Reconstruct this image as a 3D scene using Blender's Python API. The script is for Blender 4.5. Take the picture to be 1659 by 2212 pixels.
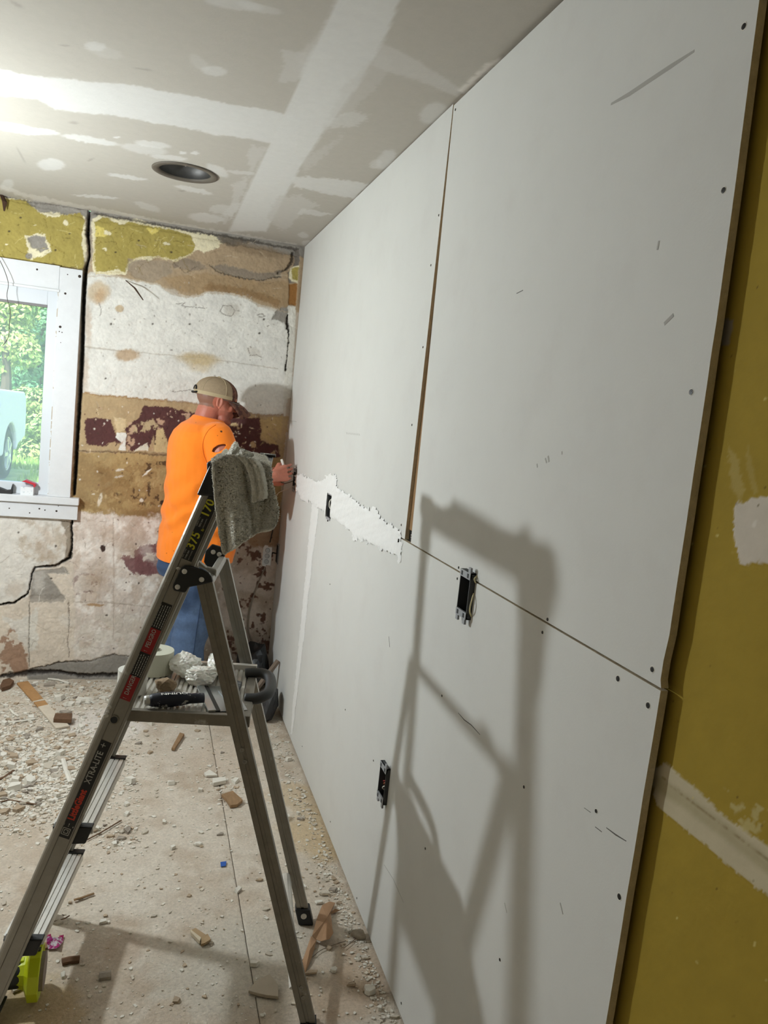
import bpy, bmesh, math, random
import numpy as np
from mathutils import Vector, Matrix

for o in list(bpy.data.objects):
    bpy.data.objects.remove(o, do_unlink=True)
random.seed(7)
RNG = np.random.RandomState(11)
SC = bpy.context.scene
COL = SC.collection

# ------------------------------------------------------------------ camera
F_PX = 1661.0
YAW, PITCH, ROLL = -0.3030, -0.1216, -0.1050
CAM_H = 1.566
W, D, H = 0.729, 4.264, 2.433          # drywall face, back wall, ceiling height

def rotm(yaw, pitch, roll):
    cy, sy = math.cos(yaw), math.sin(yaw)
    cp, sp = math.cos(pitch), math.sin(pitch)
    cr, sr = math.cos(roll), math.sin(roll)
    return (np.array([[cy, -sy, 0], [sy, cy, 0], [0, 0, 1]]) @
            np.array([[1, 0, 0], [0, cp, -sp], [0, sp, cp]]) @
            np.array([[cr, 0, sr], [0, 1, 0], [-sr, 0, cr]]))
RC = rotm(YAW, PITCH, ROLL)
CAMP = np.array([0.0, 0.0, CAM_H])
cam_d = bpy.data.cameras.new('camera')
cam_d.sensor_fit = 'HORIZONTAL'
cam_d.sensor_width = 36.0
cam_d.lens = 36.0 * F_PX / 1659.0
cam_d.clip_start = 0.05
cam_d.clip_end = 300
cam = bpy.data.objects.new('camera', cam_d)
COL.objects.link(cam)
M4 = Matrix.Identity(4)
for i in range(3):
    M4[i][0] = RC[i, 0]; M4[i][1] = RC[i, 2]; M4[i][2] = -RC[i, 1]; M4[i][3] = CAMP[i]
cam.matrix_world = M4
SC.camera = cam

# ------------------------------------------------------------------ light and exposure
SC.view_settings.view_transform = 'Standard'
SC.view_settings.look = 'None'
SC.view_settings.gamma = 1.0
SC.view_settings.use_curve_mapping = False
SC.view_settings.exposure = 0.0
LAMP_POS = Vector((-1.08, 2.88, 1.66))
LAMP_STRENGTH = 1180.0
LAMP_COLOUR = (0.894, 0.974, 1.0)
wd = bpy.data.worlds.new('daylight')
SC.world = wd
wd.use_nodes = True
nt = wd.node_tree
bg = nt.nodes['Background']
sky = nt.nodes.new('ShaderNodeTexSky')
sky.sky_type = 'NISHITA'
sky.sun_elevation = math.radians(48)
sky.sun_rotation = math.radians(200)
sky.sun_disc = False
sky.air_density = 1.2
sky.dust_density = 3.0
nt.links.new(sky.outputs[0], bg.inputs[0])
bg.inputs[1].default_value = 0.60
sun_d = bpy.data.lights.new('sun', 'SUN')
sun_d.energy = 11.0
sun_d.angle = 0.01
sun_d.color = (0.97, 0.98, 1.0)
sun = bpy.data.objects.new('sun', sun_d)
COL.objects.link(sun)
sun.rotation_euler = Vector((0.30, 0.62, -0.75)).to_track_quat('-Z', 'Y').to_euler()
sun.location = (0, 0, 30)

# ------------------------------------------------------------------ pixel helpers (directions only; the distance comes from a plane)
def ray(u, v):
    return RC @ np.array([u - 829.5, F_PX, -(v - 1106.0)])
def on(u, v, n, d0):
    d = ray(u, v); n = np.array(n, float)
    return Vector(CAMP + (d0 - n @ CAMP) / (n @ d) * d)
def flo(u, v, z=0.0): return on(u, v, (0, 0, 1), z)
def cei(u, v): return on(u, v, (0, 0, 1), H)
def wal(u, v, x=W): return on(u, v, (1, 0, 0), x)
def bak(u, v, y=D): return on(u, v, (0, 1, 0), y)
def proj(P):
    q = (np.asarray(P, float) - CAMP) @ RC
    dd = np.maximum(q[..., 1], 0.05)
    return 829.5 + F_PX * q[..., 0] / dd, 1106.0 - F_PX * q[..., 2] / dd

# ------------------------------------------------------------------ colour and materials
def lin(c):
    out = []
    for x in c[:3]:
        x = x / 255.0
        out.append(x / 12.92 if x <= 0.04045 else ((x + 0.055) / 1.055) ** 2.4)
    return tuple(out)
def rgba(c): return lin(c) + (1.0,)
MATS = {}
def mat(name, c, rough=0.8, metal=0.0, var=0.0, vscale=20.0, bump=0.0, bscale=60.0, c2=None, c2scale=8.0, c2lo=0.5, c2hi=0.62,
        attr=None, spec=None, sheen=0.0, trans=0.0, emit=None, estr=0.0, alpha=1.0, stretch=None, detail=6.0, sss=0.0, coat=0.0):
    if name in MATS: return MATS[name]
    m = bpy.data.materials.new(name)
    m.use_nodes = True
    t = m.node_tree; N = t.nodes; Lk = t.links
    b = N['Principled BSDF']
    b.inputs['Roughness'].default_value = rough
    b.inputs['Metallic'].default_value = metal
    b.inputs['Base Color'].default_value = rgba(c)
    if spec is not None: b.inputs['Specular IOR Level'].default_value = spec
    if sheen: b.inputs['Sheen Weight'].default_value = sheen
    if trans: b.inputs['Transmission Weight'].default_value = trans
    if sss:
        b.inputs['Subsurface Weight'].default_value = sss
        b.inputs['Subsurface Radius'].default_value = (0.01, 0.004, 0.002)
    if coat: b.inputs['Coat Weight'].default_value = coat
    if alpha < 1: b.inputs['Alpha'].default_value = alpha
    if emit is not None:
        b.inputs['Emission Color'].default_value = tuple(emit) + (1.0,)
        b.inputs['Emission Strength'].default_value = estr
    tc = N.new('ShaderNodeTexCoord')
    vec = tc.outputs['Object']
    if stretch:
        mp = N.new('ShaderNodeMapping'); mp.inputs['Scale'].default_value = stretch
        Lk.new(vec, mp.inputs['Vector']); vec = mp.outputs[0]
    cur = None
    if attr:
        at = N.new('ShaderNodeAttribute'); at.attribute_name = attr
        cur = at.outputs['Color']
    if c2 is not None:
        nz = N.new('ShaderNodeTexNoise'); nz.inputs['Scale'].default_value = c2scale
        nz.inputs['Detail'].default_value = detail; nz.inputs['Roughness'].default_value = 0.65
        Lk.new(vec, nz.inputs['Vector'])
        mr = N.new('ShaderNodeMapRange'); mr.inputs[1].default_value = c2lo; mr.inputs[2].default_value = c2hi
        Lk.new(nz.outputs['Fac'], mr.inputs[0])
        mx = N.new('ShaderNodeMix'); mx.data_type = 'RGBA'
        if cur is not None: Lk.new(cur, mx.inputs[6])
        else: mx.inputs[6].default_value = rgba(c)
        mx.inputs[7].default_value = rgba(c2)
        Lk.new(mr.outputs[0], mx.inputs[0]); cur = mx.outputs[2]
    if var:
        nz = N.new('ShaderNodeTexNoise'); nz.inputs['Scale'].default_value = vscale
        nz.inputs['Detail'].default_value = detail; nz.inputs['Roughness'].default_value = 0.7
        Lk.new(vec, nz.inputs['Vector'])
        mr = N.new('ShaderNodeMapRange'); mr.inputs[1].default_value = 0.25; mr.inputs[2].default_value = 0.75
        mr.inputs[3].default_value = 1 - var; mr.inputs[4].default_value = 1 + var
        Lk.new(nz.outputs['Fac'], mr.inputs[0])
        vm = N.new('ShaderNodeVectorMath'); vm.operation = 'SCALE'
        if cur is not None: Lk.new(cur, vm.inputs[0])
        else: vm.inputs[0].default_value = lin(c)
        Lk.new(mr.outputs[0], vm.inputs['Scale']); cur = vm.outputs[0]
    if cur is not None: Lk.new(cur, b.inputs['Base Color'])
    if bump:
        nz = N.new('ShaderNodeTexNoise'); nz.inputs['Scale'].default_value = bscale
        nz.inputs['Detail'].default_value = 5.0; nz.inputs['Roughness'].default_value = 0.6
        Lk.new(vec, nz.inputs['Vector'])
        bp = N.new('ShaderNodeBump'); bp.inputs['Strength'].default_value = min(1.0, bump); bp.inputs['Distance'].default_value = 0.004 * max(1, bump)
        Lk.new(nz.outputs['Fac'], bp.inputs['Height']); Lk.new(bp.outputs[0], b.inputs['Normal'])
    MATS[name] = m
    return m

# ------------------------------------------------------------------ object helpers
def link(o, parent=None):
    COL.objects.link(o)
    if parent is not None: o.parent = parent
    return o
def tag(o, label=None, cat=None, group=None, kind=None):
    if label: o['label'] = label
    if cat: o['category'] = cat
    if group: o['group'] = group
    if kind: o['kind'] = kind
    return o
def empty(name, loc, label=None, cat=None, group=None, kind=None):
    o = bpy.data.objects.new(name, None); o.empty_display_size = 0.05
    o.location = loc
    link(o); tag(o, label, cat, group, kind)
    return o
class MB:
    """collects shapes in world coordinates; build() links them as ONE mesh object"""
    def __init__(s): s.v = []; s.f = []; s.mi = []; s.m = 0
    def add(s, vs, fs):
        k = len(s.v); s.v += [tuple(x) for x in vs]
        for f in fs: s.f.append(tuple(i + k for i in f)); s.mi.append(s.m)
        return s
    def hexa(s, p):      # 8 corners: 0-3 bottom ccw, 4-7 top
        return s.add(p, [(3, 2, 1, 0), (4, 5, 6, 7), (0, 1, 5, 4), (1, 2, 6, 5), (2, 3, 7, 6), (3, 0, 4, 7)])
    def box(s, x0, x1, y0, y1, z0, z1):
        return s.hexa([(x0, y0, z0), (x1, y0, z0), (x1, y1, z0), (x0, y1, z0), (x0, y0, z1), (x1, y0, z1), (x1, y1, z1), (x0, y1, z1)])
    def obox(s, c, ax, ay, az, hx, hy, hz):
        c = Vector(c); ax = Vector(ax); ay = Vector(ay); az = Vector(az); p = []
        for sz in (-1, 1):
            for sx, sy in ((-1, -1), (1, -1), (1, 1), (-1, 1)):
                p.append(c + ax * (hx * sx) + ay * (hy * sy) + az * (hz * sz))
        return s.hexa(p)
    def prism(s, pts, off):     # 3D polygon extruded by off
        n = len(pts); pts = [Vector(p) for p in pts]; off = Vector(off)
        vs = pts + [p + off for p in pts]
        fs = [tuple(range(n - 1, -1, -1)), tuple(range(n, 2 * n))]
        fs += [(i, (i + 1) % n, (i + 1) % n + n, i + n) for i in range(n)]
        return s.add(vs, fs)
    def loft(s, rings, cap=True, closed=True):
        n = len(rings[0]); vs = []; fs = []
        for r in rings: vs += [Vector(p) for p in r]
        for k in range(len(rings) - 1):
            for i in range(n if closed else n - 1):
                j = (i + 1) % n
                fs.append((k * n + i, k * n + j, (k + 1) * n + j, (k + 1) * n + i))
        if cap:
            fs.append(tuple(range(n - 1, -1, -1)))
            b = (len(rings) - 1) * n
            fs.append(tuple(range(b, b + n)))
        return s.add(vs, fs)
    def tube(s, path, r, n=8, flat=1.0, up=None):
        path = [Vector(p) for p in path]; rings = []
        rr = r if isinstance(r, (list, tuple)) else [r] * len(path)
        prev = None
        for i, p in enumerate(path):
            t = (path[min(i + 1, len(path) - 1)] - path[max(i - 1, 0)]).normalized()
            if prev is None:
                a = Vector(up) if up is not None else (Vector((0, 0, 1)) if abs(t.z) < 0.9 else Vector((1, 0, 0)))
            else: a = prev
            a = (a - t * a.dot(t)).normalized(); prev = a
            b = t.cross(a)
            rings.append([p + a * (math.cos(q) * rr[i] * flat) + b * (math.sin(q) * rr[i]) for q in [2 * math.pi * k / n for k in range(n)]])
        return s.loft(rings)
    def cyl(s, p0, p1, r, n=16): return s.tube([p0, p1], r, n)
    def lathe(s, base, axis, prof, n=24, cap=False):   # prof: (radius, height)
        base = Vector(base); t = Vector(axis).normalized()
        a = t.orthogonal().normalized(); b = t.cross(a)
        rings = [[base + t * h + a * (math.cos(q) * r) + b * (math.sin(q) * r) for q in [2 * math.pi * k / n for k in range(n)]] for r, h in prof]
        return s.loft(rings, cap=cap)
    def sphere(s, c, r, nu=12, nv=8, axes=None):
        c = Vector(c); rx, ry, rz = (r, r, r) if not isinstance(r, (tuple, list)) else r
        ax = axes or (Vector((1, 0, 0)), Vector((0, 1, 0)), Vector((0, 0, 1)))
        rings = []
        for i in range(nv + 1):
            th = math.pi * i / nv; q = max(math.sin(th), 0.001)
            rings.append([c + ax[0] * (rx * q * math.cos(2 * math.pi * k / nu)) + ax[1] * (ry * q * math.sin(2 * math.pi * k / nu)) + ax[2] * (-rz * math.cos(th)) for k in range(nu)])
        return s.loft(rings)
    def capsule(s, p0, p1, r0, r1, n=12):
        p0 = Vector(p0); p1 = Vector(p1); t = (p1 - p0)
        L = max(t.length, 1e-5); t = t / L
        path = []; rr = []
        for k in range(0, 5):
            q = math.pi / 2 * (k / 4.0); path.append(p0 - t * (r0 * math.cos(q))); rr.append(max(r0 * math.sin(q), 0.0005))
        for k in range(0, 5):
            q = math.pi / 2 * (k / 4.0); path.append(p1 + t * (r1 * math.sin(q))); rr.append(max(r1 * math.cos(q), 0.0005))
        a = t.orthogonal().normalized(); b = t.cross(a)
        rings = [[p + a * (math.cos(2 * math.pi * k / n) * r) + b * (math.sin(2 * math.pi * k / n) * r) for k in range(n)] for p, r in zip(path, rr)]
        return s.loft(rings)
    def build(s, name, material, parent=None, smooth=False, bevel=0.0, origin=None, local=False):
        me = bpy.data.meshes.new(name)
        pw = Vector((0, 0, 0))
        if parent is not None and not local:
            q = parent
            while q is not None: pw = pw + q.location; q = q.parent
        org = Vector(origin) if origin is not None else None
        shift = pw + (org - pw if org is not None else Vector((0, 0, 0)))
        me.from_pydata([tuple(Vector(p) - shift) for p in s.v], [], s.f)
        me.update()
        bm = bmesh.new(); bm.from_mesh(me); bmesh.ops.recalc_face_normals(bm, faces=bm.faces); bm.to_mesh(me); bm.free()
        ms = material if isinstance(material, (list, tuple)) else [material]
        for m in ms: me.materials.append(m)
        if len(ms) > 1:
            for p, k in zip(me.polygons, s.mi): p.material_index = k
        if smooth:
            for p in me.polygons: p.use_smooth = True
        o = bpy.data.objects.new(name, me)
        o.location = (org - pw) if org is not None else (0, 0, 0)
        link(o, parent)
        if bevel:
            md = o.modifiers.new('bevel', 'BEVEL'); md.width = bevel; md.segments = 2; md.limit_method = 'ANGLE'; md.angle_limit = math.radians(40)
        return o
def mesh_from(name, verts, faces, material, parent=None, smooth=True, cols=None):
    me = bpy.data.meshes.new(name)
    verts = np.asarray(verts, np.float32); faces = np.asarray(faces, np.int32)
    me.vertices.add(len(verts)); me.vertices.foreach_set('co', verts.ravel())
    k = faces.shape[1]
    me.loops.add(faces.size); me.loops.foreach_set('vertex_index', faces.ravel())
    me.polygons.add(len(faces)); me.polygons.foreach_set('loop_start', np.arange(0, faces.size, k, dtype=np.int32))
    me.polygons.foreach_set('loop_total', np.full(len(faces), k, np.int32))
    me.update(calc_edges=True)
    me.validate()
    if smooth: me.polygons.foreach_set('use_smooth', np.ones(len(me.polygons), bool))
    if cols is not None:
        ca = me.color_attributes.new('Col', 'FLOAT_COLOR', 'POINT')
        c4 = np.ones((len(verts), 4), np.float32); c4[:, :3] = cols
        ca.data.foreach_set('color', c4.ravel())
    me.materials.append(material)
    o = bpy.data.objects.new(name, me)
    link(o, parent)
    return o
def copy_obj(o, loc=None, parent=None):
    c = o.copy(); link(c, parent)
    if loc is not None: c.location = loc
    return c

# ------------------------------------------------------------------ numpy noise and painting of layered surfaces
LAT = RNG.rand(8, 256, 256)
def vnoise(x, y, seed=0):
    g = LAT[seed % 8]
    xi = np.floor(x).astype(int); yi = np.floor(y).astype(int)
    fx = x - xi; fy = y - yi
    fx = fx * fx * (3 - 2 * fx); fy = fy * fy * (3 - 2 * fy)
    a = g[xi & 255, yi & 255]; b = g[(xi + 1) & 255, yi & 255]
    c = g[xi & 255, (yi + 1) & 255]; d = g[(xi + 1) & 255, (yi + 1) & 255]
    return (a * (1 - fx) + b * fx) * (1 - fy) + (c * (1 - fx) + d * fx) * fy
def fbm(x, y, scale, octs=4, seed=0, rough=0.55):
    s = 0.0; a = 1.0; t = 0.0
    for i in range(octs):
        s = s + a * vnoise(x / scale + 17.3 * i + seed * 31.7, y / scale + 9.1 * i + seed * 13.9, seed + i); t += a
        a *= rough; scale = scale / 2.03
    return s / t
def sstep(e0, e1, x):
    t = np.clip((x - e0) / (e1 - e0), 0, 1); return t * t * (3 - 2 * t)
def catmull(pts, sub=6):
    pts = [np.array(p, float) for p in pts]; out = []
    for i in range(len(pts) - 1):
        p0 = pts[max(i - 1, 0)]; p1 = pts[i]; p2 = pts[i + 1]; p3 = pts[min(i + 2, len(pts) - 1)]
        for k in range(sub):
            t = k / sub
            out.append(0.5 * ((2 * p1) + (-p0 + p2) * t + (2 * p0 - 5 * p1 + 4 * p2 - p3) * t * t + (-p0 + 3 * p1 - 3 * p2 + p3) * t ** 3))
    out.append(pts[-1])
    return out
class Paint:
    """layers of paint, plaster and stain on a surface; shapes are outlined in photo pixels, which the caller turned into surface points"""
    def __init__(s, u, v, base, n=1.0):
        s.u = u; s.v = v; s.N = len(u)
        s.col = np.tile(np.array(lin(base)), (s.N, 1)); s.h = np.zeros(s.N); s.k = n
        s.n1 = [(fbm(u, v, 60 * n, 3, i) - 0.5) for i in (0, 1)]
        s.n2 = [(fbm(u, v, 9 * n, 5, i + 2, 0.78) - 0.5) * 1.35 for i in (0, 1)]
        s.fine = fbm(u, v, 5 * n, 3, 5, 0.7)
        s.mid = fbm(u, v, 22 * n, 4, 6, 0.62)
    def warped(s, a, b): return s.u + s.n1[0] * a * 2 + s.n2[0] * b * 2, s.v + s.n1[1] * a * 2 + s.n2[1] * b * 2
    def sd(s, pts, a, b):
        pts = np.array(pts, float); U, V = s.warped(a, b)
        pad = 30
        sel = np.where((U > pts[:, 0].min() - pad) & (U < pts[:, 0].max() + pad) & (V > pts[:, 1].min() - pad) & (V < pts[:, 1].max() + pad))[0]
        x = U[sel]; y = V[sel]
        d2 = np.full(len(sel), 1e9); ins = np.zeros(len(sel), bool)
        n = len(pts)
        for i in range(n):
            ax, ay = pts[i]; bx, by = pts[(i + 1) % n]
            ex, ey = bx - ax, by - ay
            t = np.clip(((x - ax) * ex + (y - ay) * ey) / (ex * ex + ey * ey + 1e-9), 0, 1)
            d2 = np.minimum(d2, (x - ax - t * ex) ** 2 + (y - ay - t * ey) ** 2)
            c = ((ay > y) != (by > y)) & (x < (bx - ax) * (y - ay) / (by - ay + 1e-12) + ax)
            ins ^= c
        d = np.sqrt(d2); d[ins] *= -1
        return sel, d
    def apply(s, sel, m, c, dh):
        c = np.array(lin(c)); m = m[:, None]
        s.col[sel] = s.col[sel] * (1 - m) + c * m
        if dh: s.h[sel] += dh * m[:, 0]
    def poly(s, pts, c, a=3, b=4, fe=1.2, al=1.0, dh=0.0, fleck=None, fs=None, fw=0.03):
        sel, d = s.sd(pts, a, b)
        m = al * (1 - sstep(-fe, fe, d))
        if fleck is not None:
            nz = (s.mid if fs is None else fs)[sel]
            m = m * sstep(fleck - fw, fleck + fw, nz)
        s.apply(sel, m, c, dh)
    def ell(s, cx, cy, rx, ry, c, ang=0.0, a=2, b=3, fe=0.12, al=1.0, dh=0.0, fleck=None):
        U, V = s.warped(a, b); x = U - cx; y = V - cy
        q = math.radians(ang); ca, sa = math.cos(q), math.sin(q)
        r = np.sqrt(((x * ca + y * sa) / rx) ** 2 + ((-x * sa + y * ca) / ry) ** 2)
        sel = np.where(r < 1 + fe + 0.01)[0]
        m = al * (1 - sstep(1 - fe, 1 + fe, r[sel]))
        if fleck is not None: m = m * sstep(fleck - 0.03, fleck + 0.03, s.mid[sel])
        s.apply(sel, m, c, dh)
    def rcrack(s, x, y, n, ang, w, c, al=.7, dh=.001, step=6, bend=.5):
        p = [(x, y)]
        for k in range(n):
            ang += RNG.uniform(-bend, bend); x += math.cos(ang) * step * RNG.uniform(.6, 1.4); y += math.sin(ang) * step * RNG.uniform(.6, 1.4); p.append((x, y))
        s.line(p, w, c, .5, 1, al, dh)
    def line(s, pts, wpx, c, a=1.5, b=1.5, al=1.0, dh=0.0, fe=0.6):
        U, V = s.warped(a, b)
        ws = wpx if isinstance(wpx, (list, tuple)) else [wpx] * len(pts)
        best = np.full(s.N, 1e9)
        for i in range(len(pts) - 1):
            ax, ay = pts[i]; bx, by = pts[i + 1]; ex, ey = bx - ax, by - ay
            pad = max(ws) * 2 + 4
            sel = np.where((U > min(ax, bx) - pad) & (U < max(ax, bx) + pad) & (V > min(ay, by) - pad) & (V < max(ay, by) + pad))[0]
            t = np.clip(((U[sel] - ax) * ex + (V[sel] - ay) * ey) / (ex * ex + ey * ey + 1e-9), 0, 1)
            d = np.hypot(U[sel] - ax - t * ex, V[sel] - ay - t * ey) / ((ws[i] * (1 - t) + ws[i + 1] * t) * 0.5)
            best[sel] = np.minimum(best[sel], d)
        sel = np.where(best < 1 + fe)[0]
        s.apply(sel, al * (1 - sstep(1 - fe, 1 + fe, best[sel])), c, dh)
def grid_faces(nx, ny):
    i = np.arange(nx - 1)[:, None]; j = np.arange(ny - 1)[None, :]
    a = (i * ny + j).ravel()
    return np.stack([a, a + ny, a + ny + 1, a + 1], 1)
def axis_vals(parts):
    out = []
    for a, b, st in parts: out.append(np.arange(a, b - 1e-6, st))
    out.append([parts[-1][1]])
    return np.concatenate(out)

# ================================================================== STRUCTURE
XL, YF = -3.3, -1.6                      # far left wall, wall behind the camera
# ---- floor: two subfloor sheets on a dark deck
dark = mat('dark_gap', (30, 25, 21), 0.95)
fl = MB().box(XL, W + 0.05, YF, D + 0.05, -0.10, -0.014).build('floor', dark)
tag(fl, 'dusty plywood subfloor littered with plaster rubble', kind='structure')
m_floor = mat('subfloor_dust', (180, 160, 140), 0.95, attr='Col', var=0.22, vscale=110, bump=1.0, bscale=95, detail=8)
SEAM_X = 0.366
def floor_sheet(x0, x1, name):
    xs = axis_vals([(x0, max(x0, -0.9) if x0 < -0.9 else x0 + 0.004, 0.2)] + [((-0.9) if x0 < -0.9 else x0 + 0.004, x1, 0.012)])
    ys = axis_vals([(YF, 1.2, 0.2), (1.2, D + 0.03, 0.012)])
    X, Y = np.meshgrid(xs, ys, indexing='ij'); X = X.ravel(); Y = Y.ravel()
    P = Paint(X * 400, Y * 400, (204, 192, 176))
    big = fbm(X, Y, 0.55, 4, 1); md = fbm(X, Y, 0.16, 5, 3, 0.65); sm = fbm(X, Y, 0.05, 4, 5, 0.7)
    def mixc(m, c):
        P.col[:] = P.col * (1 - m[:, None]) + np.array(lin(c)) * m[:, None]
    mixc(0.45 * sstep(0.46, 0.66, md), (180, 160, 138))       # bare brown wood through the dust
    mixc(0.5 * sstep(0.50, 0.66, big), (214, 205, 192))      # thick pale dust
    mixc(0.5 * sstep(0.56, 0.72, sm), (222, 212, 198))
    mixc(0.4 * sstep(0.56, 0.74, fbm(X, Y, 0.09, 4, 7)), (168, 146, 122))
    def spot(px, py, r, c, al):
        q = flo(px, py); d = np.hypot(X - q.x, Y - q.y) + (md - 0.5) * 0.25
        mixc(al * (1 - sstep(r * 0.5, r, d)), c)
    spot(700, 1800, 0.20, (198, 170, 122), 0.6); spot(640, 1720, 0.14, (196, 170, 126), 0.5)
    spot(80, 2190, 0.16, (186, 158, 110), 0.7); spot(740, 2120, 0.18, (182, 152, 122), 0.5)
    spot(560, 2060, 0.22, (200, 192, 178), 0.7); spot(420, 2090, 0.2, (198, 190, 176), 0.6)
    spot(250, 2050, 0.10, (160, 130, 104), 0.4); spot(230, 1560, 0.22, (222, 214, 206), 0.8)
    spot(110, 1660, 0.30, (220, 212, 200), 0.8); spot(480, 1640, 0.2, (204, 188, 170), 0.6)
    z = (md - 0.5) * 0.006 + (sm - 0.5) * 0.004 - 0.002
    z[(np.abs(X - SEAM_X) < 0.006)] -= 0.002
    V = np.stack([X, Y, np.minimum(z, 0.0015)], 1)
    o = mesh_from(name, V, grid_faces(len(xs), len(ys)), m_floor, fl, True, P.col)
    md_ = o.modifiers.new('thick', 'SOLIDIFY'); md_.thickness = 0.012; md_.offset = -1
    return o
floor_sheet(XL, SEAM_X - 0.0012, 'subfloor_sheet')
floor_sheet(SEAM_X + 0.0012, W + 0.03, 'subfloor_sheet')

# ---- ceiling: taped drywall with a recessed can opening
CAN = cei(400, 372); CAN_R = 0.108
m_ceil = mat('ceiling_board', (178, 172, 162), 0.9, attr='Col', var=0.04, vscale=30, bump=0.12, bscale=120)
xs = axis_vals([(XL, -1.25, 0.25), (-1.25, W + 0.03, 0.0075)])
ys = axis_vals([(YF, 0.35, 0.25), (0.35, D + 0.02, 0.0075)])
X, Y = np.meshgrid(xs, ys, indexing='ij'); X = X.ravel(); Y = Y.ravel()
u, v = proj(np.stack([X, Y, np.full(len(X), H)], 1))
u = np.where(Y < 0.3, -5000, u)
P = Paint(u, v, (176, 170, 160))
mud = (205, 203, 199); mud2 = (193, 189, 183)
P.poly([(-400, 60), (0, 148), (60, 163), (300, 186), (450, 214), (560, 236), (650, 250), (640, 320), (545, 302), (470, 292), (400, 277), (250, 250), (120, 236), (80, 214), (0, 206), (-400, 140)], mud, 4, 3, 2, 0.95)
P.poly([(640, 120), (700, 60), (790, 60), (760, 150), (690, 280)], mud2, 4, 6, 6, 0.6)
P.poly([(608, 105), (668, 112), (660, 172), (600, 178), (612, 140)], mud2, 3, 5, 2, 0.7)
P.poly([(745, -40), (672, 118), (640, 190), (606, 262), (550, 380), (494, 500), (574, 500), (648, 363), (700, 285), (770, 190), (826, 96), (880, -40)], mud, 3, 2, 3, 0.95)
P.poly([(822, 92), (905, 132), (1000, 196), (985, 212), (915, 180), (828, 152), (800, 140)], mud2, 4, 4, 3, 0.75)
P.poly([(736, 190), (826, 110), (850, 150), (790, 215), (720, 270), (690, 300)], mud2, 4, 10, 4, 0.45)
P.poly([(700, 262), (760, 240), (800, 250), (770, 272), (720, 280)], mud, 3, 8, 2, 0.5)
P.poly([(655, 345), (745, 290), (700, 340), (660, 375)], mud2, 4, 10, 3, 0.5)
P.poly([(632, 380), (700, 384), (795, 396), (765, 430), (700, 415), (634, 402)], mud, 4, 5, 1.5, 0.85)
P.poly([(575, 470), (600, 425), (650, 420), (690, 445), (650, 462), (610, 500)], mud2, 4, 9, 3, 0.7)
P.poly([(650, 450), (720, 462), (690, 468), (640, 462)], mud, 2, 4, 1.5, 0.7)
P.poly([(540, 310), (575, 320), (550, 365), (540, 380), (535, 340)], mud2, 3, 8, 2, 0.65)
P.poly([(500, 395), (540, 380), (525, 425), (495, 480), (470, 480), (505, 430)], mud2, 3, 9, 2, 0.75)
P.poly([(455, 445), (520, 440), (500, 470), (450, 455)], mud, 2, 6, 2, 0.5)
for (cx, cy, rx, ry, an, al) in [(205, 100, 24, 10, 5, .5), (225, 112, 40, 12, 15, .2), (462, 153, 28, 10, 5, .6), (430, 135, 26, 12, 40, .25), (110, 356, 29, 13, 4, .75), (35, 278, 75, 10, 9, .95),
        (100, 284, 30, 6, 8, .8), (195, 302, 62, 7, 10, .85), (310, 322, 50, 10, 8, .55), (330, 312, 38, 7, 8, .7), (365, 340, 40, 5, 6, .7), (252, 296, 8, 2.5, 5, .9),
        (395, 331, 8, 3, 5, .9), (422, 331, 9, 4, 5, .9), (276, 383, 43, 4.5, 7, .85), (418, 410, 42, 5.5, 12, .75), (208, 425, 50, 3, 5, .85), (318, 446, 28, 7, 18, .5), (445, 470, 38, 10, 6, .7),
        (470, 368, 26, 10, 25, .7), (520, 372, 30, 4, 8, .6), (936, 246, 30, 21, -25, .6), (834, 345, 26, 15, -45, .65), (812, 355, 14, 10, -30, .6), (665, 525, 12, 6, 0, .6), (655, 508, 10, 6, 0, .6), (505, 8, 62, 13, 8, .5),
        (560, 18, 50, 9, 12, .4), (300, 470, 22, 5, 10, .7), (440, 508, 60, 6, 12, .5), (15, 400, 12, 14, 60, .5), (280, 464, 26, 3, 10, .8)]:
    P.ell(cx, cy, rx, ry, mud, an, 2, 3, 0.18, al)
for (cx, cy, rx, ry, an) in [(160, 265, 10, 3, 5), (45, 335, 18, 2, 60), (310, 150, 20, 2, 10), (35, 8, 16, 4, 30), (195, 345, 8, 2, -20), (140, 98, 12, 2, 5), (392, 412, 7, 2, 5)]:
    P.ell(cx, cy, rx, ry, (140, 132, 124), an, 2, 2, 0.5, 0.5)
P.poly([(0, 410), (60, 428), (200, 456), (330, 482), (420, 500), (640, 535), (640, 526), (430, 490), (200, 447), (60, 418), (0, 400)], (206, 202, 196), 2, 5, 2, 0.7)
P.poly([(1000, 205), (1085, 130), (1080, 120), (1050, 140), (990, 195)], (212, 206, 198), 1, 5, 1.5, 0.9, -0.002)
fc = grid_faces(len(xs), len(ys))
cx = X[fc].mean(1); cy = Y[fc].mean(1)
fc = fc[np.hypot(cx - CAN.x, cy - CAN.y) > CAN_R]
ce = mesh_from('ceiling', np.stack([X, Y, H + P.h - (P.mid - .5) * 0.0], 1), fc[:, ::-1], m_ceil, None, True, P.col)
tag(ce, 'drywall ceiling with taped seams and dabs of joint compound', kind='structure')

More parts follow.
